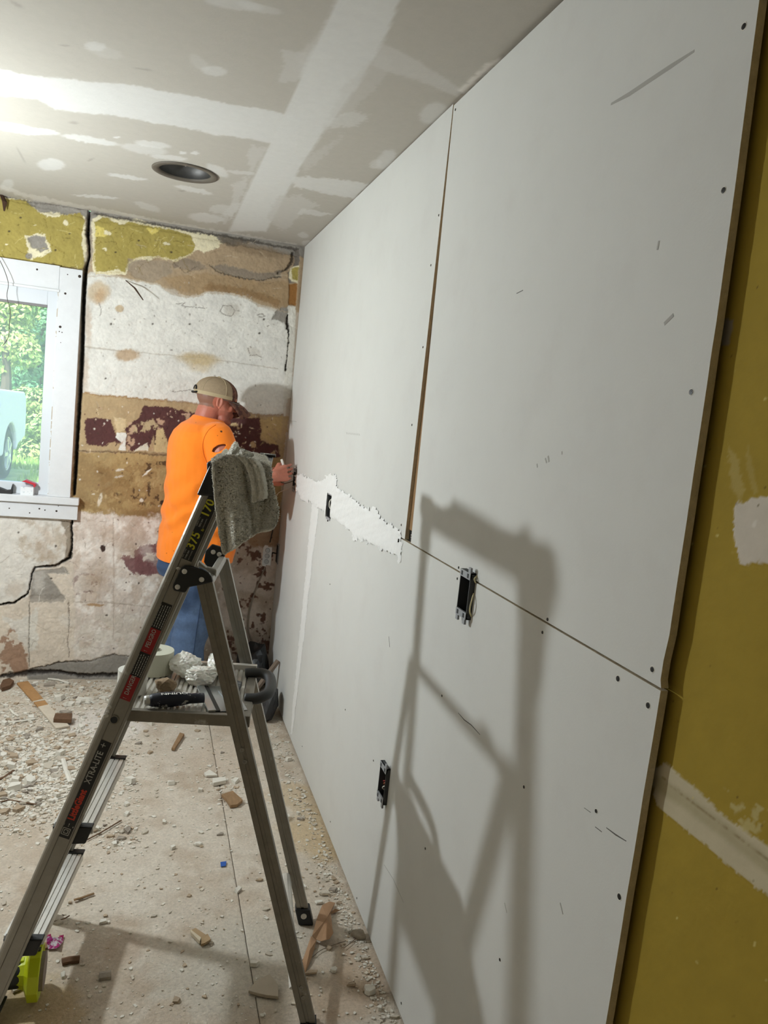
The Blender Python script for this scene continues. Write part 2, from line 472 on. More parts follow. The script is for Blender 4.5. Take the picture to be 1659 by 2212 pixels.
# recessed can light
m_trim = mat('can_trim_metal', (96, 88, 78), 0.65, 0.2, 0.12, 40)
m_can = mat('can_inside', (84, 82, 80), 0.5, 0.6, 0.15, 30)
can = empty('recessed_can_light', CAN, 'round recessed ceiling can with no bulb or cover', 'light fixture')
zc = CAN
MB().lathe(zc, (0, 0, 1), [(0.126, -0.001), (0.126, -0.004), (0.118, -0.0055), (0.100, -0.004), (0.098, 0.004)], 48).build('trim_ring', m_trim, can, True)
MB().lathe(zc, (0, 0, 1), [(0.098, 0.003), (0.097, 0.05), (0.095, 0.05), (0.095, 0.16), (0.03, 0.165), (0.001, 0.165)], 48).build('housing', m_can, can, True)
MB().tube([zc + Vector((-0.09, 0.0, 0.045)), zc + Vector((-0.03, -0.02, 0.042)), zc + Vector((0.03, -0.03, 0.04)), zc + Vector((0.09, 0.0, 0.045))], 0.0022, 6).build('spring_wire', mat('bright_wire', (205, 205, 200), .35, .7), can)
MB().tube([zc + Vector((0.0, -0.01, 0.02)), zc + Vector((0.0, -0.01, 0.10))], 0.003, 6).build('bracket', MATS['bright_wire'], can)
MB().box(zc.x + .005, zc.x + .03, zc.y - .01, zc.y + .02, H + 0.03, H + 0.12).build('socket_block', mat('black_plastic', (28, 28, 29), .5), can)
MB().tube([zc + Vector((0.01, 0.02, 0.10)), zc + Vector((0.03, 0.03, 0.07)), zc + Vector((0.06, 0.03, 0.05)), zc + Vector((0.08, 0.02, 0.06))], 0.004, 6).build('wire', mat('white_wire', (215, 210, 198), .6), can)

# ---- back wall: old plaster over block, in many layers
WX0, WX1, WZ0, WZ1 = -1.42, -0.485, 0.985, 2.02      # window opening
m_back = mat('old_plaster', (180, 165, 150), 0.93, attr='Col', var=0.09, vscale=70, bump=0.35, bscale=110, detail=9)
xs = axis_vals([(XL, -2.3, 0.1), (-2.3, -0.85, 0.0125), (-0.85, W + 0.03, 0.0034)])
zs = axis_vals([(-0.02, H + 0.002, 0.0036)])
X, Z = np.meshgrid(xs, zs, indexing='ij'); X = X.ravel(); Z = Z.ravel()
u, v = proj(np.stack([X, np.full(len(X), D), Z], 1))
P = Paint(u, v, (190, 176, 160))
yel = (166, 150, 80); cream = (226, 216, 184); gray = (146, 140, 132); tan = (170, 148, 120); white = (220, 217, 210)
maroon = (84, 50, 48); brown = (138, 108, 68); dk = (46, 38, 32)
# upper field
P.poly([(-900, 250), (700, 520), (700, 680), (560, 665), (300, 610), (-900, 455)], tan, 2, 3, 2, 1)
P.poly([(-900, 250), (660, 525), (660, 556), (420, 512), (300, 488), (200, 478), (60, 440), (-900, 288)], gray, 2, 4, 2, 1, 0.004)
P.poly([(-900, 262), (20, 428), (60, 428), (80, 440), (160, 462), (184, 470), (187, 586), (120, 574), (0, 562), (-900, 400)], cream, 2, 4, 1)
P.poly([(-900, 266), (20, 430), (55, 430), (72, 448), (95, 465), (160, 463), (172, 458), (184, 478), (178, 500), (176, 530), (186, 585), (120, 574), (0, 562), (-900, 400)], yel, 2, 3, 1, 1, -0.0015)
P.poly([(52, 430), (95, 438), (165, 455), (165, 462), (110, 462), (85, 455)], gray, 3, 4, 1.2, 1, 0.005)
P.poly([(52, 510), (70, 506), (95, 506), (108, 532), (112, 545), (90, 552), (68, 560), (56, 556), (60, 540)], cream, 3, 5, 1); P.poly([(58, 515), (72, 508), (98, 512), (104, 536), (88, 544), (66, 532)], gray, 2, 4, 1.2, 1, .006); P.ell(62, 553, 8, 6, gray, 0, 1, 2, dh=.004)
P.poly([(95, 460), (130, 458), (128, 468), (100, 470)], cream, 2, 4, 1)
P.poly([(197, 474), (215, 464), (300, 480), (372, 492), (430, 502), (470, 510), (475, 535), (440, 545), (425, 540), (375, 566), (340, 552), (290, 566), (270, 594), (200, 594)], cream, 2, 4, 1)
P.poly([(204, 482), (222, 470), (280, 480), (330, 490), (372, 495), (410, 506), (420, 530), (416, 545), (376, 562), (340, 553), (296, 556), (276, 566), (270, 588), (240, 584), (206, 588), (200, 560), (206, 500)], yel, 2, 3, 1, 1, -0.0015)
P.poly([(205, 488), (225, 494), (232, 510), (205, 512)], (214, 196, 110), 2, 4, 1); P.poly([(315, 492), (345, 495), (330, 508)], (214, 196, 110), 2, 4, 1)
for (a_, b_, r1, r2) in [(232, 503, 9, 5), (320, 558, 9, 5), (226, 538, 6, 3), (360, 527, 9, 3), (300, 478, 18, 4), (255, 478, 16, 5), (142, 482, 6, 6), (252, 588, 8, 6), (16, 528, 3, 2), (460, 520, 24, 6)]:
    P.ell(a_, b_, r1, r2, cream, 10, 3, 4, 0.2)
P.poly([(470, 510), (500, 512), (540, 520), (535, 530), (490, 530), (478, 524)], (104, 92, 78), 3, 6, 3, .8)
P.ell(560, 540, 60, 12, (136, 116, 92), 8, 4, 6, .4, .7)
P.poly([(276, 560), (330, 562), (372, 566), (372, 590), (330, 612), (290, 600), (274, 580)], (158, 142, 122), 3, 3, 2, .9, 0.003)
P.poly([(372, 570), (400, 555), (430, 565), (450, 580), (420, 585), (378, 578)], (140, 126, 110), 2, 4, 2, .8, .003)
P.poly([(350, 600), (450, 590), (560, 605), (625, 610), (625, 664), (580, 658), (530, 640), (450, 634), (400, 645)], (160, 134, 100), 3, 5, 4, .8)
P.poly([(440, 625), (530, 636), (600, 662), (605, 650), (530, 620), (450, 612)], (128, 96, 58), 3, 6, 3, .6)
# smooth white painted field
P.poly([(183, 596), (195, 588), (240, 594), (282, 604), (345, 614), (372, 634), (420, 642), (450, 630), (490, 632), (530, 640), (560, 658), (620, 672), (632, 690), (626, 800), (618, 900), (560, 898), (500, 884), (450, 874), (300, 864), (178, 850), (176, 700)], (206, 200, 190), 2, 3, 1.5, 1)
P.poly([(186, 600), (198, 592), (240, 598), (280, 606), (343, 617), (370, 638), (420, 645), (450, 634), (488, 636), (530, 644), (558, 662), (600, 676), (622, 690), (622, 800), (612, 892), (560, 894), (500, 880), (450, 870), (300, 860), (184, 844), (180, 700)], white, 2, 3, 1, 1, -0.001)
P.line([(180, 748), (255, 757), (330, 765), (420, 772), (600, 795)], [4, 3, 2, 1.5, 2], (176, 166, 152), 2, 2, .7, .002)
P.ell(275, 766, 27, 13, (182, 156, 126), 0, 2, 3, .25, .9); P.ell(430, 776, 44, 13, (186, 164, 122), 4, 3, 5, .5, .85); P.ell(432, 792, 26, 12, (196, 176, 138), 0, 3, 5, .5, .6)
P.ell(213, 632, 23, 24, (196, 174, 142), 10, 3, 4, .25, .8); P.ell(215, 640, 10, 16, (176, 140, 100), 10, 3, 4, .6, .6); P.ell(257, 668, 9, 8, (190, 168, 136), 0, 2, 2, .2, .9)
P.ell(190, 700, 8, 50, (170, 140, 112), 0, 3, 5, .6, .5); P.ell(184, 800, 7, 40, (178, 150, 124), 0, 3, 5, .6, .5)
P.ell(500, 670, 18, 14, (186, 178, 166), 0, 3, 3, .3, .5); P.ell(548, 760, 16, 9, (190, 182, 170), 20, 3, 3, .3, .5)
for (pth) in [[(380, 656), (400, 654), (392, 660), (420, 663), (446, 666)], [(474, 672), (482, 660), (498, 660), (508, 672), (500, 684), (484, 680), (474, 672)], [(535, 752), (540, 768), (554, 766), (566, 772)], [(375, 848), (410, 842), (440, 852)], [(556, 682), (566, 676), (572, 684), (560, 684)], [(214, 655), (219, 668), (216, 682)]]:
    P.line(pth, 1.6, (112, 102, 92), 1, 2, .75, .001)
P.poly([(582, 690), (600, 668), (628, 660), (632, 710), (618, 700), (600, 690)], gray, 2, 5, 1.5, 1, .005)
# corner strip by the drywall
P.line([(632, 545), (630, 566), (618, 582), (600, 590)], [6, 6, 5, 3], dk, 2, 3, .85, .012)
P.poly([(455, 572), (500, 574), (560, 588), (610, 584), (606, 600), (540, 604), (480, 592)], (136, 124, 110), 3, 5, 2, .9, .004)
P.line([(452, 572), (475, 590), (520, 600), (560, 603), (605, 598)], 1.8, (84, 72, 60), 3, 4, .8, .004)
P.line([(425, 575), (400, 590), (375, 566)], 1.5, (90, 78, 66), 2, 4, .6, .003)
P.line([(196, 460), (300, 478), (420, 498), (540, 518), (645, 538)], 5, (70, 62, 54), 2, 4, .75, .006)
P.line([(0, 422), (80, 436), (190, 452)], 3, (96, 88, 78), 2, 4, .7, .004)
P.poly([(636, 540), (648, 540), (645, 610), (624, 612), (622, 590), (634, 575)], (120, 112, 104), 1, 3, 1.5, 1, .004)
P.poly([(627, 578), (646, 572), (644, 612), (630, 608), (624, 600)], cream, 1, 2, 1); P.poly([(630, 580), (646, 576), (644, 607), (632, 604)], yel, 1, 2, 1)
P.poly([(624, 614), (643, 612), (640, 660), (624, 658)], (150, 104, 54), 1, 2, 1, 1, .006)
P.poly([(622, 660), (640, 662), (630, 860), (612, 862), (618, 760)], (214, 210, 200), 1, 2, 1)
P.line([(622, 680), (620, 700), (624, 725), (620, 770), (617, 800)], [2, 6, 2, 1.2, 5], dk, 1, 3, 1, .012)
# dark red and tan band
P.poly([(176, 848), (300, 862), (450, 874), (560, 898), (625, 900), (612, 990), (400, 985), (165, 972)], (176, 152, 116), 2, 4, 1.5)
P.poly([(183, 906), (200, 900), (240, 906), (250, 938), (262, 958), (240, 956), (225, 966), (186, 960)], maroon, 2, 4, 1.2)
P.poly([(272, 925), (285, 908), (300, 905), (310, 876), (360, 880), (430, 894), (430, 985), (340, 978), (330, 940), (322, 970), (300, 975), (276, 975)], maroon, 3, 5, 1.2)
P.poly([(282, 922), (330, 905), (345, 922), (320, 934), (285, 936)], (196, 176, 138), 3, 6, 1.5, .8, fleck=.45)
P.poly([(338, 930), (352, 924), (364, 960), (362, 978), (332, 978)], (198, 176, 132), 2, 3, 1.2)
P.poly([(252, 934), (273, 936), (272, 974), (256, 972), (262, 956), (250, 945)], white, 1, 2, .8, 1, -.0015)
P.poly([(318, 957), (321, 974), (290, 976), (300, 966)], (214, 208, 192), 2, 3, 1)
P.poly([(246, 900), (272, 905), (272, 930), (252, 934)], (206, 184, 146), 2, 3, 1)
P.poly([(480, 900), (560, 902), (572, 915), (560, 940), (575, 960), (600, 960), (605, 992), (520, 1004), (470, 1000)], maroon, 3, 5, 1.3)
P.poly([(490, 905), (600, 940), (590, 1000), (500, 1000)], (196, 170, 130), 3, 4, 1.2, .8, fleck=.62)
P.poly([(560, 905), (612, 900), (606, 960), (565, 962)], (186, 160, 112), 3, 5, 2, .9, fleck=.42)
P.ell(505, 918, 8, 4, (206, 184, 140), 0, 1, 3, .2); P.poly([(275, 905), (430, 890), (430, 975), (275, 975)], (186, 156, 130), 2, 3, 1, .9, fleck=.66)
P.line([(168, 974), (300, 978), (380, 982)], 4, (150, 126, 96), 2, 2, .8, -.004)
# brown stained band
P.poly([(160, 976), (300, 980), (420, 985), (612, 990), (606, 1118), (340, 1122), (150, 1104)], (172, 146, 100), 3, 4, 3)
P.poly([(160, 980), (230, 985), (250, 1040), (230, 1100), (160, 1090)], (142, 116, 80), 6, 10, 8, .7)
P.poly([(200, 1000), (420, 990), (600, 1000), (600, 1115), (360, 1112), (240, 1112)], brown, 5, 8, 6, .55, fleck=.5)
P.poly([(270, 990), (420, 1000), (420, 1100), (270, 1100)], (74, 50, 30), 3, 3, 1.5, .9, fleck=.68)
P.ell(330, 1110, 70, 12, (120, 84, 46), 4, 4, 8, .5, .6); P.ell(350, 1085, 7, 6, (60, 40, 26), 0, 2, 3)
for (a_, b_, r1, r2, an) in [(259, 1015, 8, 3, -10), (258, 1030, 10, 2, -8), (216, 1080, 4, 14, 15), (202, 1068, 4, 2, 0), (305, 1080, 4, 4, 0), (317, 1020, 12, 2, -40)]:
    P.ell(a_, b_, r1, r2, (222, 214, 200), an, 1, 2, .3)
# lower field
P.poly([(150, 1104), (340, 1120), (606, 1118), (590, 1500), (150, 1500)], (212, 198, 186), 4, 6, 5)
P.poly([(160, 1110), (345, 1110), (345, 1440), (160, 1440)], (228, 221, 213), 6, 10, 10, .8, fleck=.54, fw=.14)
P.poly([(160, 1120), (350, 1120), (350, 1430), (160, 1430)], (184, 162, 142), 8, 10, 6, .6, fs=fbm(u, v, 34, 5, 9, .6), fleck=.60, fw=.08)
P.poly([(340, 1120), (600, 1120), (595, 1440), (340, 1440)], (168, 148, 126), 8, 10, 6, .6, fs=fbm(u, v, 40, 5, 4, .6), fleck=.52, fw=.10)
P.line([(160, 1300), (250, 1303), (345, 1312)], 3, (168, 152, 136), 2, 3, .6, .001)
P.poly([(150, 1330), (340, 1330), (340, 1430), (150, 1420)], (206, 196, 182), 6, 9, 5, .6, fs=fbm(u, v, 28, 5, 2, .65), fleck=.5, fw=.06)
P.poly([(262, 1205), (300, 1180), (340, 1170), (350, 1240), (330, 1245), (285, 1240)], (124, 84, 84), 4, 6, 1.5, .95, fleck=.44)
P.poly([(290, 1200), (335, 1175), (340, 1240), (292, 1240)], (120, 80, 80), 3, 5, 1.5, .9, fleck=.38)
P.poly([(150, 1245), (190, 1235), (220, 1250), (210, 1275), (165, 1285), (150, 1270)], (122, 84, 82), 4, 6, 1.5, .95, fleck=.5)
P.poly([(480, 1180), (600, 1160), (585, 1440), (480, 1440)], (104, 70, 56), 4, 7, 1.5, .95, fleck=.57)
P.poly([(520, 1100), (610, 1100), (606, 1180), (540, 1185)], (150, 118, 84), 4, 7, 4, .8)
for k in range(240):
    a_, b_ = RNG.uniform(165, 600), RNG.uniform(870, 1440)
    P.ell(a_, b_, RNG.uniform(.8, 2.6), RNG.uniform(.8, 2.2), [(74, 52, 40), (220, 212, 200), (112, 78, 66), (228, 222, 212)][k % 4], RNG.uniform(0, 90), 1, 1.5, .3, .85)
for k in range(110):
    a_, b_ = RNG.uniform(195, 615), RNG.uniform(610, 850)
    P.ell(a_, b_, RNG.uniform(.7, 3.0), RNG.uniform(.6, 1.6), [(150, 140, 128), (186, 176, 164), (120, 108, 96)][k % 3], RNG.uniform(0, 90), 1, 1.5, .4, .7)
for k in range(90):
    a_, b_ = RNG.uniform(0, 415), RNG.uniform(445, 580)
    if b_ > 440 + a_ * .16: P.ell(a_, b_, RNG.uniform(.7, 3.0), RNG.uniform(.6, 1.4), [(128, 112, 44), (214, 204, 170), (110, 94, 40)][k % 3], RNG.uniform(0, 60), 1, 2, .4, .75)
P.ell(222, 1184, 6, 8, (64, 46, 40), 0, 2, 3); P.ell(205, 1308, 20, 3, (168, 130, 84), 0, 2, 3, .3, .8)
P.line([(245, 1120), (246, 1250), (243, 1380)], 3, (170, 152, 138), 3, 2, .5, .001)
# left of the crack, under the sill
P.poly([(-900, 1000), (150, 1125), (156, 1205), (120, 1226), (72, 1232), (62, 1290), (0, 1306), (-900, 1290)], (216, 210, 201), 3, 4, 2)
P.poly([(20, 1120), (150, 1128), (150, 1210), (60, 1215)], (182, 166, 146), 6, 12, 6, .7, fs=fbm(u, v, 36, 5, 7, .6), fleck=.52, fw=.09)
P.poly([(-900, 1280), (0, 1308), (62, 1290), (80, 1232), (160, 1215), (160, 1480), (-900, 1530)], (212, 199, 183), 4, 4, 3)
P.poly([(0, 1380), (30, 1350), (60, 1400), (62, 1460), (0, 1465)], (150, 116, 92), 5, 8, 3, .9, fleck=.45)
P.poly([(60, 1335), (80, 1310), (80, 1400), (62, 1410)], (218, 214, 204), 3, 6, 2, .8)
P.poly([(0, 1330), (30, 1340), (60, 1330), (60, 1400), (20, 1350)], (218, 214, 206), 4, 7, 2, .7)
P.poly([(70, 1235), (140, 1225), (152, 1240), (100, 1240), (140, 1295), (65, 1295)], gray, 3, 3, 2, .9, .004)
P.poly([(64, 1285), (140, 1288), (136, 1300), (62, 1302)], (150, 142, 132), 3, 4, 2, .8, .003)
P.poly([(132, 1125), (156, 1128), (156, 1205), (138, 1215), (146, 1165)], (150, 138, 122), 2, 4, 1.5, 1, .004)
P.poly([(60, 1448), (130, 1430), (190, 1426), (250, 1412), (280, 1416), (600, 1440), (600, 1500), (60, 1500)], gray, 2, 4, 1.5, 1, .006)
P.line([(65, 1446), (130, 1432), (200, 1428), (255, 1413)], 2, (90, 80, 70), 2, 3, .8, .004)
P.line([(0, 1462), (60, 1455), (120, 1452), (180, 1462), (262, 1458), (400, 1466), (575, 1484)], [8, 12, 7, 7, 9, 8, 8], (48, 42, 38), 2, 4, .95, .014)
# cracks
P.line([(156, 1126), (155, 1180), (150, 1206), (120, 1222), (78, 1226), (68, 1240), (64, 1268), (60, 1284), (30, 1302), (-10, 1308)], [4, 4, 6, 6, 4, 3, 3, 3, 4, 4], (34, 28, 24), 1, 2.5, 1, .022)
P.line([(148, 1300), (150, 1340), (146, 1380), (148, 1420)], 2, (120, 104, 90), 2, 3, .8, .003)
P.line([(62, 1300), (64, 1440)], 2.5, (96, 84, 72), 2, 3, .7, .004)
P.line([(197, 452), (192, 480), (190, 505)], 12, gray, 1, 3, 1, .006)
P.line([(190, 500), (194, 540), (187, 580)], 14, (150, 140, 126), 1, 4, .8, .004)
P.line([(193, 450), (191, 480), (189, 505), (192, 530), (192, 555), (186, 576), (182, 610), (180, 660), (178, 720), (176, 780), (173, 850), (168, 930), (163, 1010), (160, 1068)], [5, 5, 7, 4, 4, 6, 10, 9, 9, 10, 9, 8, 8, 6], (24, 19, 15), 0.8, 1.2, 1, .035)
for (a_, b_) in [(20, 500), (150, 505), (120, 540), (45, 470), (300, 520), (250, 545), (370, 545), (330, 700), (560, 720), (228, 818), (450, 950), (570, 690), (410, 700), (240, 700), (300, 1260), (120, 1180), (40, 1150), (110, 1250), (230, 1330)]:
    P.ell(a_, b_, 2.5, 2, (70, 58, 46), 0, 1, 1, .3, .9, .003)
# brown rims where the paint layers end, hair cracks, scratches
rim = (146, 112, 70)
P.line([(186, 597), (240, 596), (282, 605), (345, 615), (372, 636), (420, 644), (450, 632), (490, 634), (530, 642), (560, 660), (620, 674)], 3, (186, 168, 144), 2, 4, .6)
P.line([(180, 849), (240, 856), (300, 863), (380, 868), (450, 873), (520, 888), (560, 897), (612, 897)], 3.5, rim, 2, 4, .75, .001)
P.line([(166, 974), (240, 977), (300, 980), (360, 983)], 2.5, (96, 72, 46), 2, 4, .7, .002)
P.line([(205, 500), (203, 560), (206, 590), (240, 587), (270, 590), (276, 568), (296, 558), (340, 555), (376, 564), (416, 547)], 2.2, (206, 192, 150), 2, 5, .9)
P.line([(0, 561), (120, 573), (186, 584)], 3, (96, 80, 48), 2, 5, .7, .001)
for k in range(46):
    x_ = RNG.uniform(0, 410); y_ = 445 + x_ * .16 + RNG.uniform(5, 85)
    if 180 < x_ < 205: continue
    P.rcrack(x_, min(y_, 575), RNG.randint(2, 6), RNG.uniform(-.4, 3.5), RNG.uniform(.7, 1.3), [(122, 104, 40), (204, 190, 130), (108, 92, 44)][k % 3], .65, .0006)
for k in range(26):
    P.rcrack(RNG.uniform(195, 610), RNG.uniform(640, 880), RNG.randint(2, 5), RNG.uniform(-.6, 3.6), RNG.uniform(.6, 1.1), [(170, 160, 148), (150, 140, 128), (232, 230, 224)][k % 3], .45, .0004)
for k in range(40):
    P.rcrack(RNG.uniform(0, 345), RNG.uniform(1120, 1430), RNG.randint(2, 7), RNG.uniform(0, 3.2), RNG.uniform(.7, 1.4), [(150, 130, 112), (124, 104, 88), (230, 224, 216)][k % 3], .5, .0006)
for k in range(22):
    P.rcrack(RNG.uniform(280, 610), RNG.uniform(520, 640), RNG.randint(3, 7), RNG.uniform(-.3, .5), RNG.uniform(.8, 1.5), [(120, 102, 82), (196, 180, 156)][k % 2], .55, .0008)
for k in range(70):
    x_ = RNG.uniform(185, 600); P.ell(x_, RNG.uniform(880, 975), RNG.uniform(1.5, 6), RNG.uniform(.6, 1.4), [(214, 196, 168), (188, 156, 140), (58, 34, 34)][k % 3], RNG.uniform(20, 130), 1, 2, .3, .8)
for k in range(60):
    P.ell(RNG.uniform(170, 600), RNG.uniform(990, 1110), RNG.uniform(1.2, 7), RNG.uniform(.8, 3), [(92, 64, 36), (70, 48, 28), (196, 172, 128)][k % 3], RNG.uniform(0, 120), 2, 4, .4, .6)
for k in range(16):
    P.ell(RNG.uniform(170, 600), RNG.uniform(985, 1110), RNG.uniform(10, 34), RNG.uniform(6, 22), [(120, 90, 50), (190, 166, 118)][k % 2], RNG.uniform(0, 60), 5, 9, .6, .35)
for k in range(14):
    P.ell(RNG.uniform(0, 345), RNG.uniform(1140, 1420), RNG.uniform(10, 36), RNG.uniform(8, 26), [(178, 156, 134), (226, 220, 212)][k % 2], RNG.uniform(0, 60), 5, 9, .6, .4)
P.col *= (0.86 + 0.28 * P.mid)[:, None]
P.col *= (0.93 + 0.14 * P.fine)[:, None]
rough = (P.mid - .5) * 0.008 + (P.fine - .5) * 0.004
Yv = D + P.h + rough
fc = grid_faces(len(xs), len(zs))
cx = X[fc].mean(1); cz = Z[fc].mean(1)
fc = fc[~((cx > WX0) & (cx < WX1) & (cz > WZ0) & (cz < WZ1))]
wb = mesh_from('wall_back', np.stack([X, Yv, Z], 1), fc, m_back, None, True, P.col)
tag(wb, 'old plaster wall with peeling yellow, white and dark red paint layers', kind='structure')

# ---- wall on the right: old yellow wall behind the new drywall
XY = W + 0.0215
m_yel = mat('yellow_paint', (150, 128, 48), 0.85, spec=.2, attr='Col', var=0.05, vscale=14, bump=0.12, bscale=40)
ys = axis_vals([(YF, 0.50, 0.2), (0.50, 0.96, 0.0028), (0.96, D, 0.2)])
zs = axis_vals([(-0.02, 0.25, 0.1), (0.25, 2.3, 0.0034), (2.3, H, 0.1)])
Yg, Z = np.meshgrid(ys, zs, indexing='ij'); Yg = Yg.ravel(); Z = Z.ravel()
u, v = proj(np.stack([np.full(len(Yg), XY), Yg, Z], 1))
P = Paint(u, v, (158, 134, 50), 1.6)
P.poly([(1400, 1660), (1440, 1650), (1500, 1700), (1560, 1760), (1620, 1800), (1700, 1850), (1760, 1900), (1760, 2000), (1659, 1935), (1600, 1890), (1540, 1840), (1480, 1790), (1420, 1740)], (190, 178, 150), 2, 6, 2, 1, -.0012)
P.line([(1420, 1690), (1500, 1745), (1580, 1805), (1659, 1870), (1720, 1910)], 30, (168, 156, 124), 2, 3, .8, .0006)
P.line([(1430, 1680), (1500, 1735), (1580, 1795), (1659, 1855), (1720, 1900)], 3, (140, 124, 90), 1, 2, .8, .001)
P.poly([(1560, 1700), (1640, 1740), (1700, 1810), (1600, 1790)], (186, 172, 120), 3, 8, 2, .7, fleck=.58)
P.poly([(1590, 1090), (1640, 1075), (1720, 1060), (1720, 1230), (1640, 1215), (1600, 1220), (1585, 1150)], (200, 190, 176), 3, 8, 2, 1, -.001)
P.poly([(1572, 960), (1590, 985), (1610, 1060), (1600, 1090), (1580, 1050)], (176, 156, 92), 3, 8, 3, .7); P.poly([(1615, 960), (1640, 1060), (1630, 1070), (1612, 1000)], (176, 156, 92), 2, 6, 3, .5)
P.ell(1632, 1132, 8, 5, (214, 206, 196), -60, 1, 2, .3, .9)
P.poly([(1555, 690), (1585, 690), (1575, 745), (1558, 745)], (150, 140, 122), 1, 3, 2)
for k in range(60):
    P.ell(RNG.uniform(1340, 1660), RNG.uniform(200, 2200), RNG.uniform(1.5, 3), RNG.uniform(1.2, 2.5), (96, 76, 30) if k % 3 else (206, 190, 120), 0, 1, 1, .3, .8)
P.col *= (0.94 + 0.12 * P.mid)[:, None]
wr = mesh_from('wall_right', np.stack([XY + P.h + (P.mid - .5) * .001, Yg, Z], 1), grid_faces(len(ys), len(zs))[:, ::-1], m_yel, None, True, P.col)
tag(wr, 'old olive yellow wall with smeared joint compound beside the drywall edge', kind='structure')

# drywall sheets with real thickness and cut-outs
m_dry = mat('drywall_paper', (207, 206, 202), 0.88, var=0.018, vscale=5, bump=0.06, bscale=220, c2=(203, 201, 197), c2scale=6, c2lo=.52, c2hi=.8)
m_gyp = mat('gypsum_edge', (204, 190, 164), 0.95, var=0.18, vscale=60, bump=0.6, bscale=120)
T = 0.0127
BOX1 = wal(712, 1093); BOX2 = wal(1012, 1283); BOX3 = wal(833, 1690); BOX4 = wal(637, 1035)
holes = [(BOX1.y - .040, BOX1.y + .040, BOX1.z - .050, BOX1.z + .052), (BOX2.y - .030, BOX2.y + .030, BOX2.z - .055, BOX2.z + .055),
         (BOX3.y - .031, BOX3.y + .031, BOX3.z - .056, BOX3.z + .056), (BOX4.y - .030, BOX4.y + .030, BOX4.z - .055, BOX4.z + .055)]
def sheet(left, right, z0, z1):
    """left(z), right(z): the sheet's far and near edges (y); holes are left open"""
    zb = sorted(set([z0, z1] + [z for h in holes for z in h[2:] if z0 < z < z1] + list(np.arange(z0, z1, 0.04))))
    ya, yb = right(z0), left(z0)
    yc = sorted(set([0.0, 1.0] + [(y - ya) / (yb - ya) for h in holes for y in h[:2] if ya < y < yb]))
    mb = MB(); nz, ny = len(zb), len(yc); vs = []
    for z in zb:
        a, b = right(z), left(z)
        for t in yc:
            y = a + (b - a) * t
            if 0 < t < 1: y = ya + (yb - ya) * t
            vs += [(W, y, z), (W + T, y, z)]
    idx = lambda i, j, k: (i * ny + j) * 2 + k
    def solid(i, j):
        if not (0 <= i < nz - 1 and 0 <= j < ny - 1): return False
        zc_ = (zb[i] + zb[i + 1]) / 2; yy = ya + (yb - ya) * (yc[j] + yc[j + 1]) / 2
        return not any(h[0] < yy < h[1] and h[2] < zc_ < h[3] for h in holes)
    mb.v = vs
    def face(q, m): mb.f.append(q); mb.mi.append(m)
    for i in range(nz - 1):
        for j in range(ny - 1):
            if not solid(i, j): continue
            face((idx(i, j, 0), idx(i + 1, j, 0), idx(i + 1, j + 1, 0), idx(i, j + 1, 0)), 0)
            face((idx(i, j, 1), idx(i, j + 1, 1), idx(i + 1, j + 1, 1), idx(i + 1, j, 1)), 0)
            if not solid(i - 1, j): face((idx(i, j, 0), idx(i, j + 1, 0), idx(i, j + 1, 1), idx(i, j, 1)), 1)
            if not solid(i + 1, j): face((idx(i + 1, j, 0), idx(i + 1, j, 1), idx(i + 1, j + 1, 1), idx(i + 1, j + 1, 0)), 1)
            if not solid(i, j - 1): face((idx(i, j, 0), idx(i, j, 1), idx(i + 1, j, 1), idx(i + 1, j, 0)), 1)
            if not solid(i, j + 1): face((idx(i, j + 1, 0), idx(i + 1, j + 1, 0), idx(i + 1, j + 1, 1), idx(i, j + 1, 1)), 1)
    return mb.build('drywall_sheet', [m_dry, m_gyp], wr)
def near_edge(z):
    q = np.interp(z, [0, 0.677, 1.225, 1.739, 2.161, 2.43], [0.922, 0.912, 0.904, 0.906, 0.918, 0.926])
    return float(q + 0.0022 * (vnoise(np.array([z * 17.0]), np.array([3.3]), 2)[0] - .5) + (0.004 if 0 < z - 1.222 < .05 else 0))
SP = lambda z: 3.436 - (z - .035) * .076
sh_low = sheet(lambda z: SP(z) + .001, near_edge, 0.012, 1.2165)
sh_low2 = sheet(lambda z: D - .006, lambda z: SP(z) + .004, 0.012, 1.2165)
sh_up = sheet(lambda z: 2.046 + (z - 1.22) * .034, near_edge, 1.2205, H - .010)
sh_up2 = sheet(lambda z: D - .008, lambda z: 2.102 - (z - 1.22) * .0075, 1.2205, H - .004)
MB().box(W + T + .0005, XY - .001, .95, D - .02, 1.19, 1.25).build('seam_light_block', dark, wr)  # dark strip added behind the seam to stop lamp light leaking through
MB().box(W + T - .003, XY - .001, 2.03, 2.13, 1.251, H).build('stud_face', mat('old_pine', (142, 110, 74), .9, var=.2, vscale=30, stretch=(1, 1, .1)), wr)

